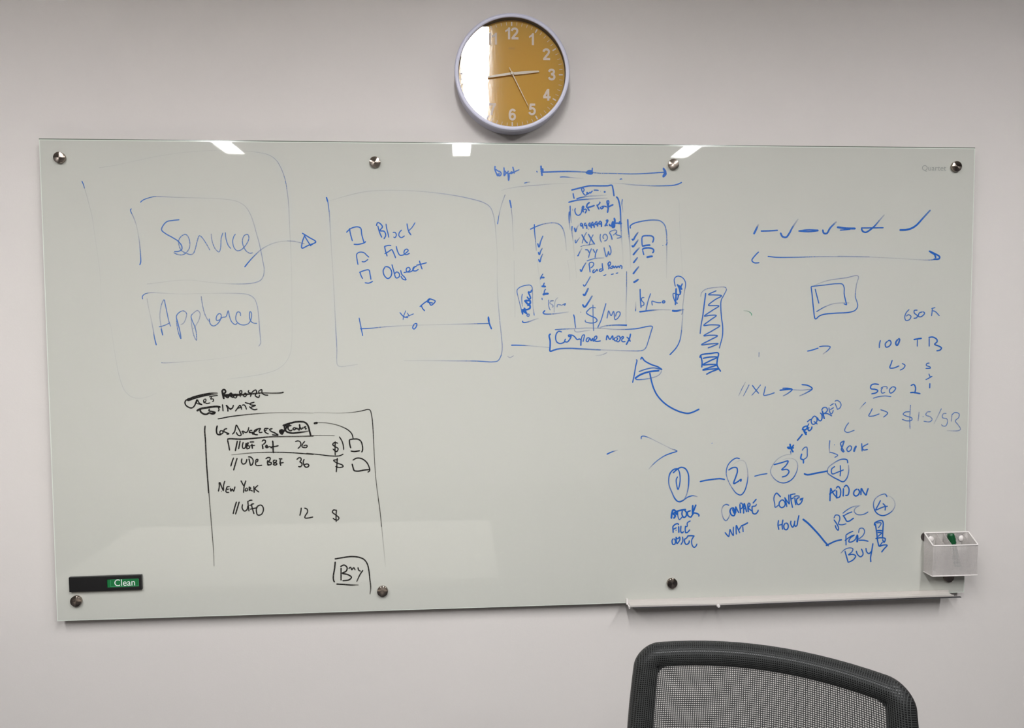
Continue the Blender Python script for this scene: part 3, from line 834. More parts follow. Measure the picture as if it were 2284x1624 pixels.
2.6|.95|1010 795 1060 768 1120 775 1180 820 1210 880 1215 920 1190 940
2.9|1,.9,.8|1003 835 1015 880 1030 918 1080 925 1150 912 1225 905
# black handwriting reading //UDR B&F 36 and a dollar sign|black|handwriting
@ 480 930 10.38
2.8|.9|430 940 395 1030 360 1150
2.8|.9|510 950 470 1080 425 1240
2.7|.9|620 960 610 1040 640 1090 690 1080 720 1040 735 970
2.8|.9|780 960 800 1050 820 1130
2.7|.9|760 925 820 930 870 980 880 1040 850 1110 815 1130
2.6|.85|945 1050 975 1035 990 985 955 985 935 1060 950 1120 1030 1125 1090 1115
2.8|.9|1220 1000 1210 1060 1240 1130
2.7|.9|1165 975 1220 940 1275 950 1260 1010 1230 1040 1300 1060 1290 1100 1200 1110
2.7|.9|1400 1000 1350 1010 1350 1050 1400 1060 1430 1090 1390 1115 1345 1095 1400 1050 1420 1010 1400 1000
2.7|.9|1470 970 1560 972
2.8|.9|1510 985 1505 1060 1520 1135
2.5|.85|1480 1072 1590 1055
# black handwritten number 36 under the boxed row|black|handwriting
2.7|.9|1885 990 1940 945 1980 950 1990 1000 1960 1040 1995 1060 2010 1110 1970 1155 1920 1145
2.7|.9|2065 975 2040 1030 2050 1100 2090 1160 2140 1160 2170 1125 2140 1090 2080 1100 2050 1120
@ 600 880 5.4143
# black dollar sign under the boxed row|black|handwriting
2.6|.9|835 788 780 795 800 815 830 830 890 855 895 870 850 882 800 868
2.6|.9|825 765 820 850 812 940
# black handwriting reading New York //UFO 12 and a dollar sign|black|handwriting
@ 440 1060 5.191
2.7|.9|253 80 255 130 245 190
2.7|.9|262 80 280 130 305 185
2.6|.85|320 65 305 120 305 180
2.6|.9|348 130 335 165 335 195 372 200
2.4|.85|340 135 378 130
2.4|.85|340 165 370 160
2.6|.85|382 145 390 185 405 160 420 185 438 130
2.7|.9|505 60 525 100 540 125
2.6|.9|565 60 545 120 535 205
2.4|.85|562 150 555 180 580 178 577 150 562 150
2.5|.85|600 130 602 185
2.4|.85|600 135 622 150 605 165 645 185
2.6|.9|655 125 660 205
2.5|.85|705 115 670 155 718 198
2.4|.85|278 185 285 188
# black handwriting reading //UFFO|black|handwriting
2.8|.9|455 305 435 370 415 450
2.8|.9|487 305 465 380 442 455
2.7|.9|525 335 520 380 545 415 575 400 588 350
2.6|.9|585 295 590 350 600 420
2.5|.85|590 302 615 290 640 290
2.4|.85|600 350 640 342
2.7|.9|625 335 640 390 658 450
2.4|.85|625 335 660 330
2.5|.85|610 395 650 385 700 375
2.6|.9|720 345 690 370 685 420 700 460 740 455 765 410 760 365 735 345 712 352
@ 600 880 5.4143
# black handwritten number 12|black|handwriting
2.6|.9|390 1365 385 1410 372 1465
2.6|.9|425 1370 460 1385 465 1420 435 1470 435 1490 480 1490 535 1478
# black dollar sign right of the number 12|black|handwriting
2.6|.9|815 1400 780 1395 765 1420 800 1450 845 1490 830 1515 795 1510 770 1490
2.6|.9|815 1390 810 1470 812 1540
# black handwritten word Buy inside a small drawn button|black|handwriting
@ 440 1060 5.191
2.8|1,1,1,.9,.85,.8,.7,.5|1590 970 1680 955 1780 942 1870 950 1930 975 1965 1020 1985 1090 1998 1200 2008 1300 2000 1380
3|1,.95,.8|1598 1000 1590 1080 1575 1180 1580 1220 1592 1240
3|1,.95,.8,.4|1608 1260 1700 1265 1800 1272 1870 1270
# black handwritten word Buy|black|handwriting
2.7|.95|1665 1070 1665 1150 1665 1220
2.8|.95|1655 1060 1700 1040 1735 1070 1725 1110 1680 1135 1740 1150 1785 1180 1760 1210 1680 1222
2.6|.9|1752 1085 1775 1065 1790 1095 1810 1070 1830 1100
2.7|.9|1860 1065 1870 1100 1895 1112
2.7|.9,.85,.6|1920 1098 1885 1150 1845 1235
# blue row of alternating ticks and dashes|blue|drawn_line
@ 1540 440 3.867
4|.2,.9,1|588 230 565 280 545 320
3|.9|605 292 680 290 755 285
3.6|1,1,.9,.5,.25|775 305 795 340 825 345 850 315 880 260 930 185
3|.9|930 292 1010 282 1105 285
3|.85|935 291 1020 297 1105 288
3.6|.95,.95,.8,.4|1140 278 1150 310 1175 312 1205 265 1260 210
4.2|.9|1262 258 1340 268 1425 270
@ 1860 460 5.4133
2.6|.85|70 290 130 285 200 278
2.5|.85|325 263 440 262 600 260
3.2|1,1,.9,.5,.3|330 270 350 305 385 315 430 290 490 240 550 170 610 100
3.8|1,1,.9,.7,.55|790 288 870 285 940 265 1000 225 1060 160 1110 105 1165 45
@ 1540 440 3.867
# long thin blue arrow with a head at each end|blue|drawn_arrow
2.6|.85|590 470 560 500 530 545 550 565 595 565
2.4|.9,.65,.5,.35,.3|665 510 740 518 900 518 1150 512 1400 514 1547 515
@ 1860 460 5.4133
2.2|.35,.35,.3,.25,.25,.7|40 603 200 605 400 612 600 622 800 632 1000 645 1150 650 1250 640
3.4|.9|1145 540 1210 570 1275 610 1268 635 1200 640
3.4|.85|1160 552 1215 585 1230 628
# tall blue rack outline filled with a zigzag above a small hatched box|blue|drawn_rack
@ 1540 440 3.867
2.3|.35,.5,.4,.6,.8,.85,.9,.85,.7|88 860 95 825 130 795 220 778 300 778 310 795 290 840 265 890 262 960 268 1040 278 1120 275 1200 260 1260 248 1305
2.6|1,.9,.75,.7|132 825 118 930 105 1030 92 1100 83 1180
2.6|.75|225 805 155 840 200 842 268 850 210 885 155 932 200 935 245 938 190 975 120 1025 170 1018 222 1020 170 1060 115 1105 180 1100 252 1108 190 1150 115 1195 170 1190 232 1195 170 1230 95 1272 165 1265 238 1262 190 1285 148 1300
# small blue hatched box under the tall rack drawing|blue|drawn_square
3|.85|80 1385 90 1362 170 1348 240 1345 232 1400 230 1450 262 1505
3|.85|88 1365 100 1420 97 1470
3|.8|105 1390 170 1378 232 1380 170 1410 108 1445 170 1442 230 1445 165 1468 105 1490 180 1482 240 1480 180 1505 135 1528
# blue tilted square drawn inside a larger square|blue|drawn_square
@ 1540 440 3.867
2.4|.75,.7,.75,.85|1040 770 1150 758 1260 746 1310 750 1325 780 1325 830 1335 880 1348 930
2.4|.9,.9,.9,.85,.8,.6,.4,.5,.4,.25|1040 770 1050 850 1060 950 1078 1050 1110 1025 1150 1010 1250 1000 1370 992 1420 975 1442 940 1435 900 1422 860 1430 760 1445 680 1340 695 1200 715 1130 735 1060 765
2.4|.8|1075 790 1090 850 1108 918
2.4|.75,.5,.35,.35|1085 988 1150 950 1220 922 1290 912 1370 912
2.3|.75|1348 930 1320 918
# tiny short blue stray mark|blue|drawn_tick
2|.5|592 1335 590 1380
# short blue arrow pointing right below the tilted square|blue|drawn_arrow
2.5|.8|1005 1328 1050 1318 1105 1300
2.4|.8,.75,.7,.3|1108 1290 1150 1284 1205 1290 1190 1315 1140 1355
# tiny pale green marker tick right of the tall rack drawing|green|drawn_tick
@ 1540 440 3.867
2|.25,.55,.7|455 978 500 985 525 1005 528 1022
# blue handwriting reading 650K|blue|handwriting
@ 1860 460 5.4133
2.4|.7|910 1245 870 1290 855 1345 870 1380 910 1370 930 1330 900 1310 870 1330
2.5|.75|1010 1255 970 1260 970 1290 1005 1320 1000 1345 960 1355
2.5|.75|1070 1275 1030 1290 1020 1330 1050 1335 1095 1290 1072 1272
2.4|.7|1190 1225 1185 1270 1178 1328
2.4|.65|1175 1238 1225 1222
2.4|.7|1188 1262 1220 1270 1275 1325
@ 1860 730 5.4133
# blue handwriting reading 100 TB|blue|handwriting
2.6|.75|562 155 550 200 548 252
2.9|.75|650 165 620 200 630 240 665 230 690 190 675 160 650 165
3.6|.75|770 145 745 190 760 220 785 180 790 140 770 145
3|.9|960 150 1010 140 1062 133
2.4|.7|1008 150 1005 235
2.5|.75|1150 130 1150 235
2.9|.8|1140 125 1190 118 1240 145 1245 175 1215 205 1260 225 1298 250 1280 275 1235 285
# small bent blue arrow under 100 TB|blue|drawn_arrow
2.5|.8|705 395 690 440 675 490 720 492 790 465
2.4|.75|820 435 858 460 840 495 795 520
# small blue letters stacked down the right edge|blue|handwriting
2.4|.75|1155 432 1120 440 1115 460 1160 480 1165 492 1105 498
2.3|.75|1145 560 1155 585 1165 605
2.3|.75|1188 590 1150 612 1105 635
2.5|.8|1158 675 1156 738
# underlined blue number 500|blue|handwriting
2.8|.8|545 692 490 685 450 700 445 740 500 750 530 765 510 790 450 805
2.3|.7|590 730 570 760 580 795 620 785
2.2|.65|562 738 600 718 640 722 638 750
2.5|.75|700 720 670 760 680 795 715 780 745 735 725 720 700 722
2.2|.7|470 858 540 838 620 830 692 838
# blue handwritten figure 2 right of 500|blue|handwriting
2.8|.8|925 705 965 692 985 730 975 800
3|.85|918 790 960 787 1045 803
# bent blue arrow left of the dollar amount|blue|drawn_arrow
@ 1860 730 5.4133
2.2|.75,.2|385 905 340 950 305 995
2.4|.7|465 978 440 1030 420 1070 470 1072 550 1045
2.4|.7|560 995 620 1015 650 1035 630 1060 595 1088
# blue handwriting reading $1.5/GB|blue|handwriting
2.4|.65|915 1020 860 1025 835 1050 880 1075 940 1095 940 1120 880 1130 820 1110
2.2|.55|925 935 918 1030 915 1130 918 1230
2.3|.5|1028 1020 1022 1080 1015 1135
2.6|.6|1070 1080 1080 1080
2.4|.55|1170 1020 1125 1025 1110 1060 1160 1080 1185 1110 1160 1140 1080 1135
2.2|.6,.4,.25|1298 980 1260 1060 1205 1170
2.3|.55|1360 1040 1320 1045 1310 1090 1360 1105 1372 1130 1350 1190 1310 1190 1295 1170
2.3|.5|1425 1050 1415 1140
2.3|.6,.6,.55,.5,.2|1420 1060 1460 1030 1510 1045 1505 1090 1465 1130 1500 1180 1528 1230 1500 1248 1360 1248
# blue handwritten corner stroke above 800K|blue|drawn_line
2.4|.65|180 1150 145 1200 130 1250 160 1270 250 1243
# blue handwriting reading 1:800K above the circled 4|blue|handwriting
@ 1600 850 3.8667
2.3|.75,.6,.3|970 510 965 570 968 625
2.3|.7|968 612 1010 625 1038 640 1010 660
2.6|.7|1006 548 1012 552
@ 1860 730 5.4133
3|.7|125 1370 80 1400 95 1450 125 1505
3|.75|125 1370 105 1430 90 1480 120 1510
2.5|.75|185 1430 155 1470 170 1500 205 1480 210 1440 185 1430
4.4|.75|270 1430 250 1470 240 1505
2.6|.75|335 1400 337 1450 340 1500
2.6|.75|415 1405 345 1450 355 1480 410 1475
# blue handwriting reading //XL|blue|handwriting
@ 1600 850 3.8667
2|.25,.6,.3|245 5 215 60 182 130
2.2|.6,.5|275 30 250 80 222 132
2.5|.75|300 35 330 75 358 108
2.2|.6|375 30 335 80 295 125
2.5|.7|415 45 405 90 400 122 440 118 495 100
# two blue arrows in a row right of //XL|blue|drawn_arrow
3|.85|535 80 600 72 645 68
2.6|.8,.8,.5|560 62 610 62 645 72 610 105 565 130
1.9|.5|650 75 730 78 815 70
2.7|.9,.8,.4|725 30 780 38 818 65 770 100 705 130
# slanted blue word Required with a dash and an asterisk|blue|handwriting
@ 1760 880 9.022
3|.95|160 930 220 860 270 795
4|.9|290 690 310 750 350 815
3|.9|265 720 280 670 330 640 370 640 350 690 300 740 360 770
3|.85|370 640 380 700 400 730 450 690 460 640
2.5|.8|400 580 370 640
2.5|.8|360 555 400 520 440 495
2.6|.8|355 700 410 660
2.5|.8|490 450 450 500 450 570 480 600 530 580 560 530 550 460 510 435 470 460
2.5|.8|490 545 530 560 570 600
2.7|.8|570 460 590 510 630 530 660 490 655 400 620 365
3.2|.8|665 320 685 400 710 495
2.6|.75|650 320 690 265 750 265 770 310 740 360 690 385
2.5|.75|690 385 770 385 865 435
2.5|.7|800 260 810 330 840 400
2.4|.7|820 230 860 202 900 180
2.4|.7|820 310 900 260
2.4|.7|840 400 870 370 890 310
2.4|.65|920 170 950 240 970 295
2.4|.65|915 140 960 118 1020 150 1045 210 1020 270 960 305
@ 1600 850 3.8667
# blue asterisk above the circled 3|blue|drawn_tick
4|.95|600 572 660 577
3.6|.95|625 540 635 580 655 615
3|.95|660 548 635 580 605 582
2.3|.7|632 600 634 628
# small blue outlined pencil shape above the circled 4|blue|drawn_arrow
@ 1600 850 3.8667
2.5|.7|730 600 750 575 770 570 775 620 772 655 740 680
3|.9|728 625 720 670 740 680 742 712
# circled blue number 1 beside a large open arrowhead|blue|drawn_circle
@ 1340 940 5.4139
2.8|1,1,.95,.9,.8,.5,.45,.8,.7,.6,.7,.9,.95|870 625 920 580 970 555 1020 570 1055 630 1062 720 1050 830 1020 920 980 965 940 970 900 940 860 860 825 770 820 700 835 630 880 580 930 570
2.6|.85,.9,.7,.8,.3|880 910 930 965 990 955 1050 915 1110 898 1170 910
2.4|.85|930 665 912 700 915 760 932 822 950 770 958 680 945 600 925 570
# large open blue arrowhead above the circled 1|blue|drawn_arrow
2.3|.85,.6,.3,.3,.25,.5,1,.85,.6,.6,.2|488 215 490 185 510 177 570 192 660 235 760 285 850 330 920 358 860 380 780 410 700 460 630 520 575 580
# short blue dash left of the open arrowhead|blue|drawn_line
2.6|1,.7,.15|70 398 130 370 210 345
# single blue dot|blue|drawn_tick
3.5|.95|1340 262 1346 266
# blue dash joining the circled 1 and 2|blue|drawn_line
3|.85|1195 728 1250 715 1350 700 1440 692 1500 702
# circled blue number 2|blue|drawn_circle
@ 1340 940 5.4139
2.4|.9,.8,.7,.5,.5,.8,.9,.8,.4,.3,.2,.12|1680 452 1640 442 1580 475 1530 540 1515 630 1540 720 1590 810 1640 870 1690 888 1730 850 1760 770 1775 670 1765 560 1740 490 1700 470 1640 490 1580 540
2.9|.9|1540 590 1590 560 1640 560 1650 600 1630 670 1605 750 1650 730 1695 700 1688 730
@ 1600 850 3.8667
# blue dash joining the circled 2 and 3|blue|drawn_line
2.6|.75|318 822 370 808 432 798
# circled blue number 3|blue|drawn_circle
@ 1600 850 3.8667
2.3|.3,.3,.4,.45,.6,.9,.8,.45,.25,.15|640 635 600 635 530 665 480 720 458 780 480 830 530 870 580 878 640 850 680 790 692 720 670 680 620 665 560 680
2.7|.85|485 722 550 705 610 690 590 730 555 765 600 762 618 780 595 815 555 828
# blue dash joining the circled 3 and 4|blue|drawn_line
3.3|1,.95,.9|745 798 775 808 850 795 955 775
# circled blue number 4 at the end of the row|blue|drawn_circle
@ 1600 850 3.8667
2.6|1,.8,.5,.45,.7,.85,.85,.6,.4|1125 710 1118 680 1070 675 1000 710 955 750 950 790 985 820 1040 850 1085 868 1115 840 1132 780 1130 720
2.5|.8|1015 735 985 760 990 800 1040 785 1090 765
2.5|.8|1060 725 1062 780 1058 822
# blue handwritten word Block under the circled 1|blue|handwriting
@ 1480 1120 9.517
3.8|1|200 155 175 250 165 355
3.6|1|205 155 260 200 210 250 250 290 210 350
4.5|1|245 205 270 240 290 270
2.5|.9,.7,.8|300 190 305 300 335 370 400 310
3.3|1|260 200 380 170 480 155
3|.95|400 180 390 260 430 325 480 290 480 210 440 170
3|.95|580 180 510 210 520 290 580 315 610 270
4|1|480 220 500 245
3.5|1|620 60 615 170 620 280
3.2|1|690 50 650 150 620 230
3|.95|620 230 690 235 750 270 745 310
# blue handwritten word File under Block|blue|handwriting
2.8|.9|205 655 200 570 200 520 260 465 310 460 320 490
2.6|.85|205 580 280 540
2.4|.8|255 595 275 598
3|.9|320 510 325 655
2.8|.85|370 500 365 620 390 655 430 620
2.7|.85|465 500 460 600 470 650 510 640 560 580
2.5|.8|465 520 500 515 505 440 575 395
# blue handwritten word Object under File|blue|handwriting
2.7|.85|210 770 180 820 200 900 240 890 250 820 225 770
2.8|.9|265 735 270 820 285 890
2.6|.85|262 740 300 780 340 740 345 800 285 890
2.6|.85|400 730 410 820 365 910
2.8|.9|470 770 445 800 460 880 490 900 540 860 545 810
2.5|.85|440 780 480 770 520 715
3|.85|500 720 580 712 660 722
2.6|.8|640 730 600 800 610 920 650 960 690 930 710 880
# blue handwritten word Compare under the circled 2|blue|handwriting
@ 1480 1120 9.517
2.6|.9,.6,.4,.4,.6,.6,.4|1395 70 1330 50 1270 80 1235 160 1245 270 1280 360 1325 395 1370 350 1410 260
3|.95|1440 120 1410 190 1440 270 1490 290 1520 230 1490 140 1440 120
2.7|.85|1485 110 1500 200 1530 225 1530 100 1570 180 1605 235
2.5|.85|1460 150 1500 250
3|.9|1620 40 1625 130 1635 240
2.7|.85|1615 30 1650 20 1680 60 1670 120 1640 150
2.9|.9|1700 245 1700 130 1712 30 1740 120 1765 215
2.5|.85|1700 150 1750 130
3|.9|1790 30 1790 120 1800 215
2.7|.85|1790 20 1830 30 1830 80 1800 120 1880 195
2.8|.85|1880 80 1880 170 1900 240 1950 250 2000 200 2010 160
2.5|.8|1880 90 1950 80 1975 40
@ 1340 940 5.4139
2.8|.85|1835 990 1880 935
# blue handwritten word Wat|blue|handwriting
@ 1480 1120 9.517
2.8|.85|1300 640 1340 690 1385 740
2.6|.8|1385 740 1400 650 1410 580 1440 650 1480 710 1480 620 1485 520
2.7|.85|1545 690 1540 590 1545 495 1580 570 1620 660
2.5|.85|1590 600 1650 510
3|.85|1640 510 1720 475 1795 435
2.6|.8|1680 510 1690 640
# blue handwritten word Config|blue|handwriting
@ 1710 1080 8.12
2.8|.9,.7,.65|255 235 215 190 180 162 145 200 130 270 145 350 155 420 200 390 235 360
2.7|.85|270 285 230 330 230 390 270 425 320 400 335 350 300 290 265 285
2.7|.85|325 235 350 330 365 415
2.7|.85|325 240 370 310 412 365
2.7|.85|400 185 402 280 412 365
2.7|.85|430 180 440 290 470 430
2.5|.85|430 195 475 180 525 175
2.5|.85|440 270 500 240
2.7|.85|510 240 515 310 530 380
2.4|.85|490 225 545 212 600 220
2.7|.85|600 240 550 260 540 320 570 370 620 340 645 270 595 292
2.4|.8|600 270 668 250
# blue handwritten word How|blue|handwriting
2.8|.85|215 650 205 740 222 830
2.8|.85|295 640 280 740 290 825
2.5|.85|215 745 290 725
2.9|.85|340 700 310 750 325 815 360 825 390 780 380 720 345 700
2.8|.85|440 660 435 720 470 780 500 720 510 660
2.8|.85|500 720 520 765 545 750 565 650 585 560
# blue line running down from How to For|blue|drawn_line
3.8|1,.95,.85,.8,.8|650 630 740 700 850 810 950 920 1040 1030 1110 1110
3.2|.85|1070 1115 1150 1075 1250 1030 1365 1005
2.6|.8|1125 1122 1080 1088
# blue handwritten words Add On|blue|handwriting
@ 1710 1080 8.12
2.9|.85|1160 65 1150 180 1145 310
2.6|.85|1160 65 1190 140 1250 220 1290 245
2.8|.85|1130 185 1180 150 1250 100
3.2|.85|1265 110 1265 260
2.8|.85|1255 80 1290 40 1330 80 1340 150 1320 230 1270 250
3|.85|1390 70 1385 225
2.8|.85|1395 60 1440 20 1485 70 1490 140 1465 200 1420 200
3|.85|1640 85 1590 120 1575 180 1610 215 1660 190 1680 130 1650 85
3|.85|1710 70 1705 200
3|.85|1715 70 1750 140 1800 205
3|.85|1840 70 1815 140 1800 205
# blue handwritten word Rec|blue|handwriting
2.7|.8|1215 640 1270 720 1300 790 1295 835 1260 800 1240 740
2.5|.75|1215 620 1250 560 1310 570 1325 630 1300 720 1360 735 1445 715
2.3|.75,.7,.5,.2|1375 530 1450 470 1560 410 1700 385
2.8|.85|1380 560 1420 620 1450 670 1490 670 1580 610
2.5|.8|1400 570 1470 530 1550 500
2.5|.4,.6,.75|1680 390 1610 430 1585 490 1630 545 1700 555 1770 540 1840 500
@ 1840 1080 8.55
# circled blue number 4 right of Rec|blue|drawn_circle
2.5|.8,.6,.5,.6,.85,.9,.9,.7,.4,.3,.2,.15|1185 245 1150 190 1080 200 1000 240 940 310 925 400 950 500 1010 570 1100 600 1200 570 1290 500 1335 400 1310 300 1230 230 1120 215
2.6|.8|1060 305 1020 390 970 490 1060 455 1130 430 1200 420
2.6|.8|1100 365 1150 420 1145 505
# blue handwritten word For|blue|handwriting
@ 1840 1080 8.55
2.6|.8|400 965 400 1060 402 1170
2.6|.8|400 970 460 930 540 895
2.5|.8|375 1080 440 1030 510 985 570 968
2.6|.8|560 970 480 1030 455 1100 510 1100 580 1050 600 990
4.2|.95|615 960 620 1040 610 1110
2.4|.7|640 930 660 850 720 840 755 890 730 970 640 1050
2.7|.85|640 1070 740 1070 830 1090
# blue handwritten word Buy in capitals|blue|handwriting
2.3|.5,.75,.8|300 1320 370 1250 460 1215 530 1230 520 1280 440 1350
2.7|.85|380 1270 410 1380 445 1500
2.6|.85|440 1350 540 1340 585 1370 540 1440 450 1490
2.7|.8|595 1270 620 1340 680 1385 725 1340 715 1280 690 1230
2.7|.8|780 1215 795 1290 840 1325 880 1280
2.8|.85|915 1125 890 1280 870 1400 875 1490
# small blue rack sketch right of For Buy|blue|drawn_rack
2.8|.85|940 790 950 740 1030 700 1090 695 1110 740 1105 850 1100 950 1095 1040
2.8|.85|960 750 975 850 990 950 1000 1060 1030 1190
2.4|.75|975 740 1070 740 1050 790 1010 840
3|.9|985 890 1040 885 1095 890
2.5|.8|1000 920 1080 930 1040 970 1010 1000
2.8|.85|960 1040 1060 1020 1150 1040 1125 1110 1095 1050
2.4|.8|1040 1180 1100 1100
2.7|.85|1030 1190 1120 1160 1185 1165 1130 1230 1075 1300
'''
cur = None; ink_jobs = []
for ln in STROKES.strip().split('\n'):
    if ln.startswith('#'):
        lb, colr, nm = ln[1:].strip().split('|'); cur = (Ink(), nm, colr, lb); ink_jobs.append(cur)
    elif ln.startswith('@'):
        ox, oy, sc = map(float, ln[1:].split())
    elif '|' in ln:
        w, a, p = ln.split('|'); p = list(map(float, p.split()))
        cur[0].stroke([(ox + p[i]/sc, oy + p[i+1]/sc) for i in range(0, len(p), 2)], float(w), [float(x) for x in a.split(',')])
for k, nm, colr, lb in ink_jobs: k.build(nm, INK[colr], board, lb)

# ------------------------------------------------------------------ marker tray under the right half of the board
zt = -BH
p0 = at(1398, 1345); p1 = at(2131, 1331); 
tray = tag(empty('marker_tray', (p0.x, 0, Z0 + zt)), 'long pale grey metal marker tray clipped under the right half of the board', 'marker tray')
TL = p1.x - p0.x; inv = lambda v: v
def tray_x(u, v, Y): return at(u, v, Y)
# section: upright strip on the glass, sloping floor, small front lip; the front sags a little at the clip
def section(x, sag):
    return [(x, -.001, .0095), (x, -.0030, .0095), (x, -.0040, .002), (x, -.0225, -.0005 - sag), (x, -.0245, .0022 - sag), (x, -.0258, .0022 - sag),
            (x, -.0255, -.0022 - sag), (x, -.0045, -.0020), (x, -.001, -.0020)]
xa, xb, xc = 0.004, at(1595, 1345).x - p0.x, TL - .022
secs = [(xa, 0), (xb*.5, .0005), (xb, .0022), (xb + .1, .0012), (xb + .25, .0003), (xc, -.0015)]
V = []; F = []
for x, s in secs: V += section(x, s)
n = 9
for i in range(len(secs)-1):
    for k in range(n): F.append((i*n+k, i*n+(k+1) % n, (i+1)*n+(k+1) % n, (i+1)*n+k))
F.append(tuple(range(n))); F.append(tuple(reversed(range((len(secs)-1)*n, len(secs)*n))))
ch = mesh('tray_channel', V, F, M_ALU, tray)
obj('back_strip', bx(-.002, .0035, -.004, -.0006, -.003, .0125), M_WHITEM, tray)
mesh('end_cap', [(0, -.003, -.001), (0, -.028, -.0005), (0, -.026, -.007), (.0035, -.003, -.001), (.0035, -.028, -.0005), (.0035, -.026, -.007)],
     [(0, 1, 2), (5, 4, 3), (0, 3, 4, 1), (1, 4, 5, 2), (2, 5, 3, 0)], M_WHITEM, tray)
bm = bmesh.new(); lathe(bm, [(0, -.006), (.0035, -.0055), (.0045, -.003), (.0045, .003), (0, .003)], 24)
c = obj('clip_knob', bm, M_WHITEM, tray, sharp=40); c.location = (xb, -.0255, -.0055)
obj('under_rail', bx(.012, TL, -.0255, -.020, -.0052, -.0030), M_ALUD, tray).location = (0, 0, 0)

# ------------------------------------------------------------------ sliding clean sign
ps = [at(153.5, 1288, -.007), at(315.5, 1282.3, -.007), at(316.5, 1315.5, -.007), at(155, 1320.8, -.007)]
cx = sum(p.x for p in ps)/4; cz = sum(p.z for p in ps)/4
sw = ((ps[1]-ps[0]).length + (ps[2]-ps[3]).length)/4; sh = ((ps[3]-ps[0]).length + (ps[2]-ps[1]).length)/4
ang = math.atan2((ps[1].z-ps[0].z), ps[1].x-ps[0].x)
sign = tag(empty('slider_sign', (cx, 0, cz)), 'black magnetic slider sign with a green window reading Clean at the board lower left', 'sign')
sign.rotation_euler = (0, -ang, 0)
wx0, wx1, wz = sw*.045, sw*.925, sh*.56
V = []; bm = bmesh.new()
# case with an open window: four bars round it and a full left half
T = .0085
box(bm, -sw, wx0, -T, 0, -sh, sh, bev=.0009); box(bm, wx1, sw, -T, 0, -sh, sh, bev=.0009)
box(bm, wx0-.002, wx1+.002, -T, 0, wz, sh, bev=.0007); box(bm, wx0-.002, wx1+.002, -T, 0, -sh, -wz, bev=.0007)
obj('sign_case', bm, M_BLACK, sign)
obj('slider_plate', bx(wx0-.001, wx1+.001, -.0062, -.002, -wz, wz), M_SGREEN, sign)
bm = bmesh.new(); q0, q1, qz = wx0 + sw*.09, wx1 - sw*.012, wz*.86; t_ = .00035
for a in ((q0, q1, qz-t_, qz+t_), (q0, q1, -qz-t_, -qz+t_), (q0-t_, q0+t_, -qz, qz), (q1-t_, q1+t_, -qz, qz)): box(bm, a[0], a[1], -.0065, -.0062, a[2], a[3])
obj('border_line', bm, M_SLINE, sign)
tx = text_mesh('lettering', 'Clean', .0245, M_SWHITE, sign, ((q0+q1)/2 + .0005, -.0067, -.0004), bold=0.0)
tx.scale.x = .051 / (max(v.co.x for v in tx.data.vertices) - min(v.co.x for v in tx.data.vertices))

# ------------------------------------------------------------------ wire mesh pen holder
HD = .041
pa = at(2062, 1189, -.003); pb = at(2160, 1187, -.003); pc = at(2060, 1275, -.003)
hw = pb.x - pa.x
holder = tag(empty('pen_holder', (pa.x, -.003, pc.z)), 'white wire mesh pen holder on the right edge of the board', 'pen holder')
hb = pa.z - pc.z; pf = at(2079, 1218, -HD-.003); hf = pf.z - pc.z
def grid_panel(name, O, U, Vv, nu, nv, top=None, wd=.00027):
    """woven wire panel spanning O, O+U, O+V; top(s) gives the height fraction along U"""
    bm = bmesh.new(); O = Vector(O); U = Vector(U); Vv = Vector(Vv); N = U.cross(Vv).normalized()
    def bar(a, b, side):
        s = side.normalized() * wd; nn = N * wd
        vs = [bm.verts.new(p) for p in (a-s-nn, a+s-nn, a+s+nn, a-s+nn, b-s-nn, b+s-nn, b+s+nn, b-s+nn)]
        for f in ((0,1,5,4),(1,2,6,5),(2,3,7,6),(3,0,4,7)): bm.faces.new([vs[i] for i in f])
    for i in (range(nu+1) if top is None else range(1, nu)):
        s = i/nu; h = 1 if top is None else top(s)
        bar(O + U*s, O + U*s + Vv*h, U)
    for j in range(nv+1):
        t = j/nv
        s0, s1 = 0, 1
        if top is not None:
            ok = [i/20 for i in range(21) if top(i/20) >= t]
            if not ok: continue
            s0, s1 = min(ok), max(ok)
        bar(O + U*s0 + Vv*t, O + U*s1 + Vv*t, Vv)
    return tag(obj(name, bm, M_WHITEM, holder), kind='stuff')
grid_panel('front_mesh', (0, -HD, 0), (hw, 0, 0), (0, 0, hf), 62, 42)
grid_panel('back_mesh', (0, 0, 0), (hw, 0, 0), (0, 0, hb), 62, 52)
slope = lambda s: 1 - (1 - hf/hb) * s
for x, nm in ((0, 'side_mesh'), (hw, 'side_mesh'), (hw*.27, 'divider_mesh'), (hw*.43, 'divider_mesh'), (hw*.86, 'divider_mesh')):
    grid_panel(nm, (x, 0, 0), (0, -HD, 0), (0, 0, hb), 20, 52, top=slope)
obj('floor_mesh', bx(0, hw, -HD, 0, -.001, .0005), M_WHITEM, holder)
bm = bmesh.new(); r = .0021
tube(bm, [(0, 0, hb), (hw, 0, hb)], r, 8); tube(bm, [(hw, 0, hb), (hw, -HD, hf)], r, 8)
tube(bm, [(hw, -HD, hf), (0, -HD, hf)], r, 8); tube(bm, [(0, -HD, hf), (0, 0, hb)], r, 8)
obj('top_rim', bm, M_WHITEM, holder, sharp=40)
bm = bmesh.new(); r = .0017
tube(bm, [(0, 0, 0), (hw, 0, 0)], r, 8); tube(bm, [(hw, 0, 0), (hw, -HD, 0)], r, 8)
tube(bm, [(hw, -HD, 0), (0, -HD, 0)], r, 8); tube(bm, [(0, -HD, 0), (0, 0, 0)], r, 8)
obj('bottom_rim', bm, M_WHITEM, holder, sharp=40)
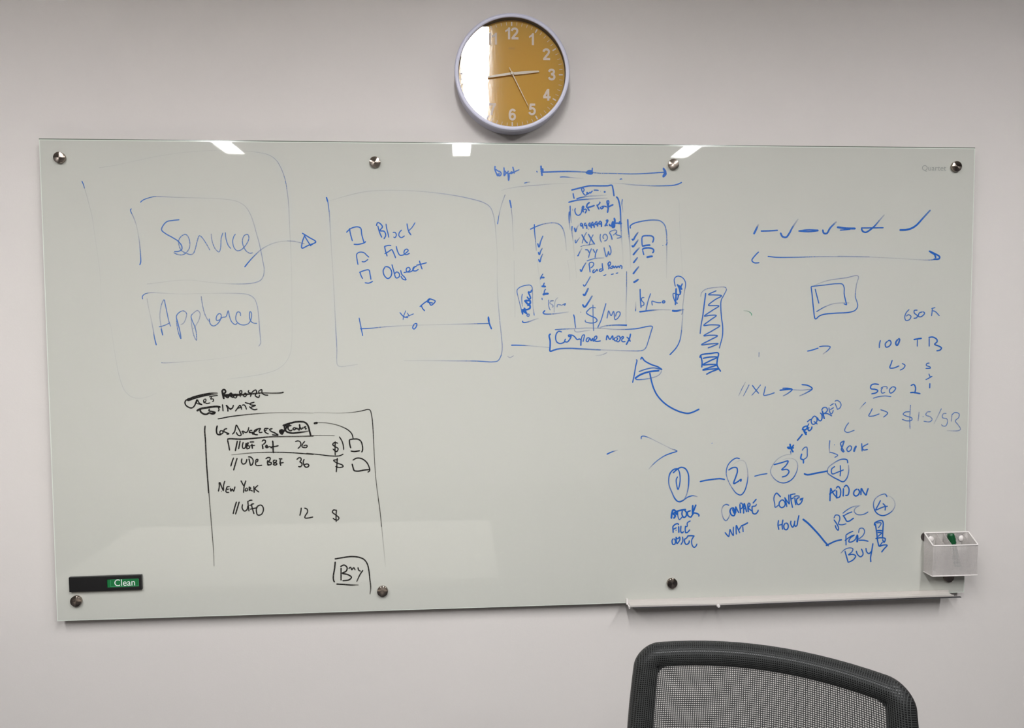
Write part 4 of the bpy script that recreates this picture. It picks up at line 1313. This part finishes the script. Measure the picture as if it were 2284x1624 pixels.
for fx in (.12, .82):
    bm = bmesh.new(); lathe(bm, [(0, -.0045), (.0045, -.004), (.0085, -.001), (.0085, .0)], 32)
    m_ = obj('magnet_button', bm, M_WHITEM, holder, sharp=50); m_.location = (hw*fx + .002, -.0012, hb*.84)
    bm = bmesh.new(); lathe(bm, [(0, -.0), (.0125, -.0), (.0125, .0020), (0, .0020)], 32)
    m_ = obj('magnet_disc', bm, M_MAG, holder, sharp=50); m_.location = (hw*fx if fx > .5 else .004, .0002, hb*.90)

# green marker leaning in the holder
m0 = at(2120, 1190, -.020); m1 = at(2136, 1264, -.026)
d = (m1 - m0); ml = d.length; d.normalize()
marker = tag(empty('marker_pen', m0), 'green-capped dry-wipe marker leaning in the white mesh holder', 'marker')
marker.rotation_mode = 'QUATERNION'; marker.rotation_quaternion = Vector((0, 0, -1)).rotation_difference(d)
bm = bmesh.new(); lathe(bm, [(0, 0), (.0068, -.0002), (.0085, -.0022), (.0092, -.006), (.0096, -.027), (.0090, -.0275), (.0082, -.0275)], 32, axis='Z')
for i in range(12):
    a = 2*math.pi*i/12; c_, s_ = math.cos(a), math.sin(a)
    tube(bm, [(c_*.0090, s_*.0090, -.006), (c_*.0096, s_*.0096, -.018)], .0006, 5)
obj('cap', bm, M_GREENCAP, marker, sharp=35)
bm = bmesh.new(); lathe(bm, [(.0080, -.0275), (.0084, -.030), (.0084, -ml+.004), (.0078, -ml+.001), (.006, -ml), (0, -ml)], 32, axis='Z')
obj('barrel', bm, M_BARREL, marker, sharp=35)
V = []; F = []
for k, (z0, z1, a0, a1) in enumerate(((-.034, -.072, -2.5, -1.95), (-.034, -.072, -1.25, -.95), (-.066, -.082, -2.3, -1.0), (-.036, -.041, -2.3, -1.0))):
    for i in range(7):
        a = a0 + (a1-a0)*i/6
        for z in (z0, z1): V.append((.00852*math.cos(a), .00852*math.sin(a), z))
    b0 = k*14
    for i in range(6): F.append((b0+2*i, b0+2*i+2, b0+2*i+3, b0+2*i+1))
mesh('printed_band', V, F, M_PRINT, marker)

# ------------------------------------------------------------------ wall clock
CD = .060; CF = WY - CD                   # case depth, front plane
cc = at(1143.5, 160.5, CF)
RO = ((at(1272, 160, CF) - at(1015, 160, CF)).length)/2
RI = RO * .928
clock = tag(empty('wall_clock', (cc.x, WY - .0026, cc.z), -.0155), 'round wall clock with a golden dial and pale lilac case above the board', 'clock')
bm = bmesh.new()
lathe(bm, [(RO*.985, 0), (RO*.985, -CD*.55), (RO, -CD*.80), (RO, -CD+.004), (RO-.0015, -CD+.001), (RO-.004, -CD), (RI+.003, -CD), (RI+.0005, -CD+.0012), (RI, -CD+.004)], 160)
obj('case', bm, M_CBODY, clock, sharp=35)
DY = -CD + .021
bm = bmesh.new(); lathe(bm, [(RI, -CD+.004), (RI-.0005, DY)], 160); obj('inner_ring', bm, M_CRING, clock, smooth=True)
bm = bmesh.new(); lathe(bm, [(0, DY), (RI*.5, DY), (RI-.0006, DY)], 160); dial = obj('dial', bm, M_DIAL, clock)
bm = bmesh.new(); lathe(bm, [(0, -CD+.005), (RI*.5, -CD+.005), (RI, -CD+.005)], 160); gl = obj('glass_lens', bm, M_GLASS, clock, smooth=True)
S = RI / .1392
DR = .134 * S                             # outer radius of the minute track
bm = bmesh.new()
def tick(bm, a, r0, r1, w):
    c_, s_ = math.sin(a), math.cos(a)
    vs = [bm.verts.new((c_*r + s_*k, DY-.0004, s_*r - c_*k)) for r, k in ((r0, -w), (r0, w), (r1, w), (r1, -w))]
    bm.faces.new(vs)
for i in range(60):
    if i % 5: tick(bm, i*math.pi/30, DR-.0085*S, DR, .0006*S)
tag(obj('minute_marks', bm, M_NUM, dial), kind='stuff')
for i in range(12):
    bm = bmesh.new(); tick(bm, i*math.pi/6, DR-.0105*S, DR, .0017*S); obj('hour_mark', bm, M_NUM, dial)
def ell(cx_, cz_, rx, rz): return [(cx_ + rx*math.sin(2*math.pi*k/12), cz_ + rz*math.cos(2*math.pi*k/12)) for k in range(13)]
SIX = [(.54,.78),(.47,.88),(.34,.92),(.20,.86),(.11,.68),(.09,.42),(.13,.20),(.25,.10),(.38,.10),(.50,.20),(.53,.34),(.48,.50),(.34,.57),(.20,.52),(.11,.38)]
GLYPH = {'2': [[(.07,.70),(.12,.84),(.30,.91),(.48,.85),(.53,.70),(.46,.53),(.28,.33),(.13,.13)], [(.03,.09),(.63,.09)]],
 '3': [[(.07,.74),(.15,.87),(.31,.91),(.47,.84),(.50,.72),(.42,.59),(.25,.54)], [(.25,.53),(.45,.48),(.54,.30),(.46,.14),(.30,.09),(.14,.14),(.06,.27)]],
 '4': [[(.43,.93),(.08,.31)], [(.02,.29),(.66,.29)], [(.46,1.0),(.46,0)]],
 '5': [[(.14,.91),(.58,.91)], [(.20,.98),(.13,.46)], [(.13,.50),(.22,.58),(.36,.60),(.50,.50),(.54,.33),(.46,.15),(.30,.09),(.14,.14),(.06,.27)]],
 '6': [SIX], '7': [[(.04,.91),(.62,.91)], [(.55,.90),(.42,.70),(.32,.45),(.26,.20),(.24,0)]],
 '8': [ell(.31,.73,.19,.18), ell(.31,.30,.225,.21)], '9': [[(.62-x_, 1-z_) for x_, z_ in SIX]], '0': [ell(.31,.5,.225,.41)]}
ONE = [(.42,0),(.42,1),(.27,1),(.21,.90),(.11,.81),(0,.76),(0,.60),(.12,.65),(.23,.73),(.23,0)]
def numeral(txt, h, cx_, cz_):
    """bold sans numeral drawn flat on the dial"""
    bm = bmesh.new(); wid = sum(.50 if c_ == '1' else .66 for c_ in txt) - .06; x0 = -wid/2; lay_ = 0
    for c_ in txt:
        if c_ == '1':
            bm.faces.new([bm.verts.new((cx_ + (x0+x_)*h, DY-.0005, cz_ + (z_-.5)*h)) for x_, z_ in ONE])
        else:
            for st_ in GLYPH[c_]:
                lay_ += 1; y_ = DY - .0005 - lay_*1e-4
                Q = catmull([Vector(q) for q in st_], .04) if len(st_) > 2 else [Vector(q) for q in st_]
                Q = [q for k, q in enumerate(Q) if k == 0 or (q - Q[k-1]).length > 1e-4]
                pr = None
                for k, q in enumerate(Q):
                    t_ = (Q[min(k+1, len(Q)-1)] - Q[max(k-1, 0)]).normalized() * .0925
                    c2 = [bm.verts.new((cx_ + (x0+q.x-t_.y*s_)*h, y_ - 4e-6*k, cz_ + (q.y+t_.x*s_-.5)*h)) for s_ in (1, -1)]
                    if pr: bm.faces.new((pr[0], pr[1], c2[1], c2[0]))
                    pr = c2
        x0 += .50 if c_ == '1' else .66
    return obj('numeral', bm, M_NUM, dial)
for i in range(1, 13):
    a = i*math.pi/6; r = .1045*S
    numeral(str(i), .0305*S, math.sin(a)*r, math.cos(a)*r)
text_mesh('dial_logo', 'KIKO', .0072*S, mat('logo_tan', srgb(180, 146, 98), 0.5), dial, (0, DY-.0005, .066*S))['label'] = 'small pale printed logo'
def hand(name, ang, L, back, w0, w1, y, par):
    """flat tapered hand, ang in degrees clockwise from twelve"""
    bm = bmesh.new(); a = math.radians(ang); s_, c_ = math.sin(a), math.cos(a)
    pts = [(-back, w0*.8), (0, w0), (L*.5, w0*.9+w1*.1), (L-.002, w1), (L, w1*.4)]
    top = [(r*s_ + k*c_, r*c_ - k*s_) for r, k in pts] + [(r*s_ - k*c_, r*c_ + k*s_) for r, k in reversed(pts)]
    v0 = [bm.verts.new((x, y, z)) for x, z in top]; v1 = [bm.verts.new((x, y-.0009, z)) for x, z in top]
    bm.faces.new(v0); bm.faces.new(list(reversed(v1)))
    for i in range(len(top)): j = (i+1) % len(top); bm.faces.new((v0[i], v0[j], v1[j], v1[i]))
    bmesh.ops.recalc_face_normals(bm, faces=bm.faces)
    return obj(name, bm, M_HAND, par)
hand('hour_hand', 84.5, .0715*S, .006*S, .0036*S, .0022*S, DY-.004, clock)
hand('minute_hand', 261.0, .0885*S, .006*S, .0030*S, .0012*S, DY-.0065, clock)
hand('second_hand', 153.5, .0945*S, .0165*S, .0011*S, .0006*S, DY-.0085, clock)
bm = bmesh.new(); lathe(bm, [(0, DY-.0105), (.0035*S, DY-.0103), (.0045*S, DY-.009), (.0045*S, DY-.002), (0, DY-.002)], 24)
obj('hand_hub', bm, M_HAND, clock, sharp=40)

# ------------------------------------------------------------------ mesh-back task chair
def make_chair():
    root = empty('office_chair', (0, 0, 0))
    HT, HH = 0.2165, 0.262                # half width at the top, half height of the back
    ZT, YC, BOW, TILT = CH_TOP, .27, .045, math.radians(9)
    ct, st = math.cos(TILT), math.sin(TILT)
    def hwid(v): 
        t = max(0.0, min(1.0, -v/.5)); return HT * (1 + .065*math.sin(math.pi*min(1, t*1.15)) - .10*t*t)
    arch = lambda u: -.30 * u * u
    def P(up, vp, off=0.0):
        """up in [-HT, HT], vp in [-2HH, 0]; off > 0 towards the back of the chair"""
        u = up * hwid(vp) / HT; v = vp + arch(u)
        nx, ny = 2*BOW/(.23*.23)*u, 1.0; L = math.hypot(nx, ny); nx /= L; ny /= L
        y = YC - BOW*(u/.23)**2
        return Vector((u + nx*off, y + v*st + ny*off*ct, ZT + v*ct - ny*off*st))
    RC = .038
    def sdf(up, vp):
        qx = abs(up) - (HT - RC); qy = abs(vp + HH) - (HH - RC)
        return -(math.hypot(max(qx, 0), max(qy, 0)) + min(max(qx, qy), 0) - RC)     # depth inside the outline
    BAND = .040
    def relief(d):
        d = max(0.0, d); r0 = .015
        o = (r0 - math.sqrt(max(0, r0*r0 - (r0 - min(d, r0))**2)))
        b = .011 * math.sin(math.pi * min(d, BAND)/BAND)
        return o - b
    # frame: a ring with a rounded cross-section under the fabric
    def ring_pts(inset, rc, n=44):
        a, b = HT - inset, HH - inset; out = []
        for k, (sx, sy) in enumerate(((1, 1), (-1, 1), (-1, -1), (1, -1))):
            for i in range(n//4 + 1):
                t = math.pi/2 * (k + i/(n//4))
                out.append((sx*(a-rc) + rc*math.cos(t), -HH + sy*(b-rc) + rc*math.sin(t)))
        res = []                           # resample the straight runs
        for i, p in enumerate(out):
            q = out[(i+1) % len(out)]; L = math.hypot(q[0]-p[0], q[1]-p[1])
            k = 14 if L > .08 else 1
            for j in range(k): res.append((p[0]+(q[0]-p[0])*j/k, p[1]+(q[1]-p[1])*j/k))
        return res
    prof = [(0.0015, None)] + [(BAND*t, None) for t in (.08, .18, .3, .45, .6, .75, .9, 1.0)]
    rings = []
    for ins, _ in prof:
        rc = RC - ins if ins < .035 else .014
        rc = max(.014, RC - ins)
        rings.append([P(u, v, relief(ins) + .0022) for u, v in ring_pts(ins, rc)])
    for ins, off in ((BAND*.98, .016), (BAND*.6, .020), (BAND*.2, .022), (.0015, .019), (.0008, .0175)):
        rc = max(.014, RC - ins)
        rings.append([P(u, v, off) for u, v in ring_pts(ins, rc)])
    n = len(rings[0]); V = [p for r in rings for p in r]; F = []
    for i in range(len(rings)):
        j = (i+1) % len(rings)
        for k in range(n): F.append((i*n+k, i*n+(k+1) % n, j*n+(k+1) % n, j*n+k))
    fr = mesh('backrest_frame', V, F, M_PLAST, root, smooth=True)
    # woven fabric: real strands in both directions, stretched over the frame
    V = []; F = []
    def strand(fn, w, thick):
        prev = None
        for p, s, nn in fn:
            b = len(V); V.extend([p - s*w, p + s*w, p + s*w + nn*thick, p - s*w + nn*thick])
            if prev is not None:
                for k in range(4): F.append((prev+k, prev+(k+1) % 4, b+(k+1) % 4, b+k))
            prev = b
    EX, EZ = Vector((1, 0, 0)), Vector((0, st, ct))
    BACK = Vector((0, ct, -st))
    ph, pv = .00345, .00345
    nv_ = int(2*HH/pv); nu_ = int(2*HT/ph)
    def run(samples, side, wob):
        out = []
        for i, (u, v) in enumerate(samples):
            out.append((P(u, v, relief(sdf(u, v)) + wob*.0003), side, BACK))
        return out
    for j in range(1, nv_):
        v = -j*pv
        lim = HT if abs(v+HH) < HH-RC else HT - RC + math.sqrt(max(0, RC*RC - (abs(v+HH)-HH+RC)**2))
        lim -= .0008
        if lim <= 0: continue
        N = 80; strand(run([(-lim + 2*lim*i/N, v) for i in range(N+1)], EZ, 1), .00068, .0005)
    for i in range(1, nu_):
        u = -HT + i*ph
        lim = HH if abs(u) < HT-RC else HH - RC + math.sqrt(max(0, RC*RC - (abs(u)-HT+RC)**2))
        lim -= .0008
        N = 84; strand(run([(u, -HH + lim - 2*lim*k/N) for k in range(N+1)], EX, -1), .00068, .0005)
    tag(mesh('mesh_fabric', V, F, M_FAB, root), kind='stuff')
    # spine, seat, column, five-star base
    lo = P(0, -2*HH+.10, .02); bm = bmesh.new()
    tube(bm, [lo + Vector((0, .010, .10)), lo + Vector((0, .016, 0)), (0, .285, .52), (0, .24, .43), (0, .12, .405), (0, 0, .405)], .020, 12, flat=1.8)
    obj('back_support', bm, M_PLAST, root, sharp=40)
    bm = bmesh.new(); V = []
    NX, NY = 14, 14
    for s in (0, 1):
        g = []
        for i in range(NX+1):
            for j in range(NY+1):
                a = -1 + 2*i/NX; b = -1 + 2*j/NY
                x = a*math.sqrt(1 - b*b*.22)*.245; y = -.02 + b*math.sqrt(1 - a*a*.22)*.235
                edge = max(abs(a), abs(b))
                z = .475 - .012*(1-(a*a))*.6 - .03*max(0, edge-.75)**2*16 - (.03*max(0, -b-.5)) if s else .425 + .01*edge
                g.append(bm.verts.new((x, y, z)))
        V.append(g)
        for i in range(NX):
            for j in range(NY):
                k = i*(NY+1)+j; f = (g[k], g[k+NY+1], g[k+NY+2], g[k+1])
                bm.faces.new(f if s else tuple(reversed(f)))
    bd = [i*(NY+1) for i in range(NX+1)] + [NX*(NY+1)+j for j in range(1, NY+1)] + [i*(NY+1)+NY for i in range(NX-1, -1, -1)] + [j for j in range(NY-1, 0, -1)]
    for p, q in zip(bd, bd[1:]+bd[:1]): bm.faces.new((V[0][p], V[0][q], V[1][q], V[1][p]))
    bmesh.ops.recalc_face_normals(bm, faces=bm.faces)
    obj('seat', bm, M_SEAT, root, sharp=50)
    obj('tilt_mechanism', bx(-.09, .09, -.12, .12, .385, .424, bev=.01), M_PLAST, root)
    bm = bmesh.new(); lathe(bm, [(0, .385), (.014, .385), (.014, .24), (.025, .24), (.025, .10), (0, .10)], 24, axis='Z'); obj('gas_column', bm, M_CHROME, root, sharp=40)
    bm = bmesh.new(); lathe(bm, [(0, .135), (.035, .13), (.04, .10), (.035, .075), (0, .075)], 24, axis='Z'); obj('base_hub', bm, M_PLAST, root, sharp=40)
    for k in range(5):
        a = 2*math.pi*k/5 + .3; c_, s_ = math.cos(a), math.sin(a)
        bm = bmesh.new(); tube(bm, [(c_*.03, s_*.03, .11), (c_*.17, s_*.17, .095), (c_*.30, s_*.30, .072)], .022, 8, r2=.014); obj('base_leg', bm, M_PLAST, root, sharp=40)
        bm = bmesh.new()
        lathe(bm, [(0, -.022), (.022, -.022), (.0275, -.019), (.0275, -.006), (.012, -.005), (.012, .005), (.0275, .006), (.0275, .019), (.022, .022), (0, .022)], 24)
        w = obj('caster', bm, M_PLAST, root, sharp=40); w.location = (c_*.305, s_*.305, .0276); w.rotation_euler = (0, 0, a + .7)
        bm = bmesh.new(); tube(bm, [(0, 0, .0), (0, 0, .055)], .006, 8); q = obj('caster_stem', bm, M_CHROME, w)
    return root
CH_TOP = 1.040
chair = make_chair()
tag(chair, 'black mesh-back office chair standing in front of the board at the lower right', 'chair', 'mesh-back office chairs')
chair.location = (.222, -1.012, 0); chair.rotation_euler = (0, 0, math.radians(-25.9))

def copy_tree(o, parent=None):
    c = o.copy(); COL.objects.link(c); c.parent = parent
    for ch_ in list(o.children): copy_tree(ch_, c)
    return c
ch2 = copy_tree(chair)
ch2['label'] = 'second mesh-back office chair, seen only as a faint reflection in the board'
ch2.location = (.62, -2.05, 0); ch2.rotation_euler = (0, 0, math.radians(-105))

# ------------------------------------------------------------------ meeting table (seen as a reflection in the glass)
table = tag(empty('meeting_table', (-.75, -.93, 0)), 'pale laminate meeting table reflected faintly in the lower left of the board', 'table')
obj('table_top', bx(-.80, .70, -.40, .38, .715, .74, bev=.004), M_TABLE, table)
for sx, sy in ((-1, -1), (-1, 1), (1, -1), (1, 1)):
    obj('leg', bx(sx*.66-.05-.025, sx*.66-.05+.025, sy*.32-.025, sy*.32+.025, 0, .715, bev=.003), M_TLEG, table)
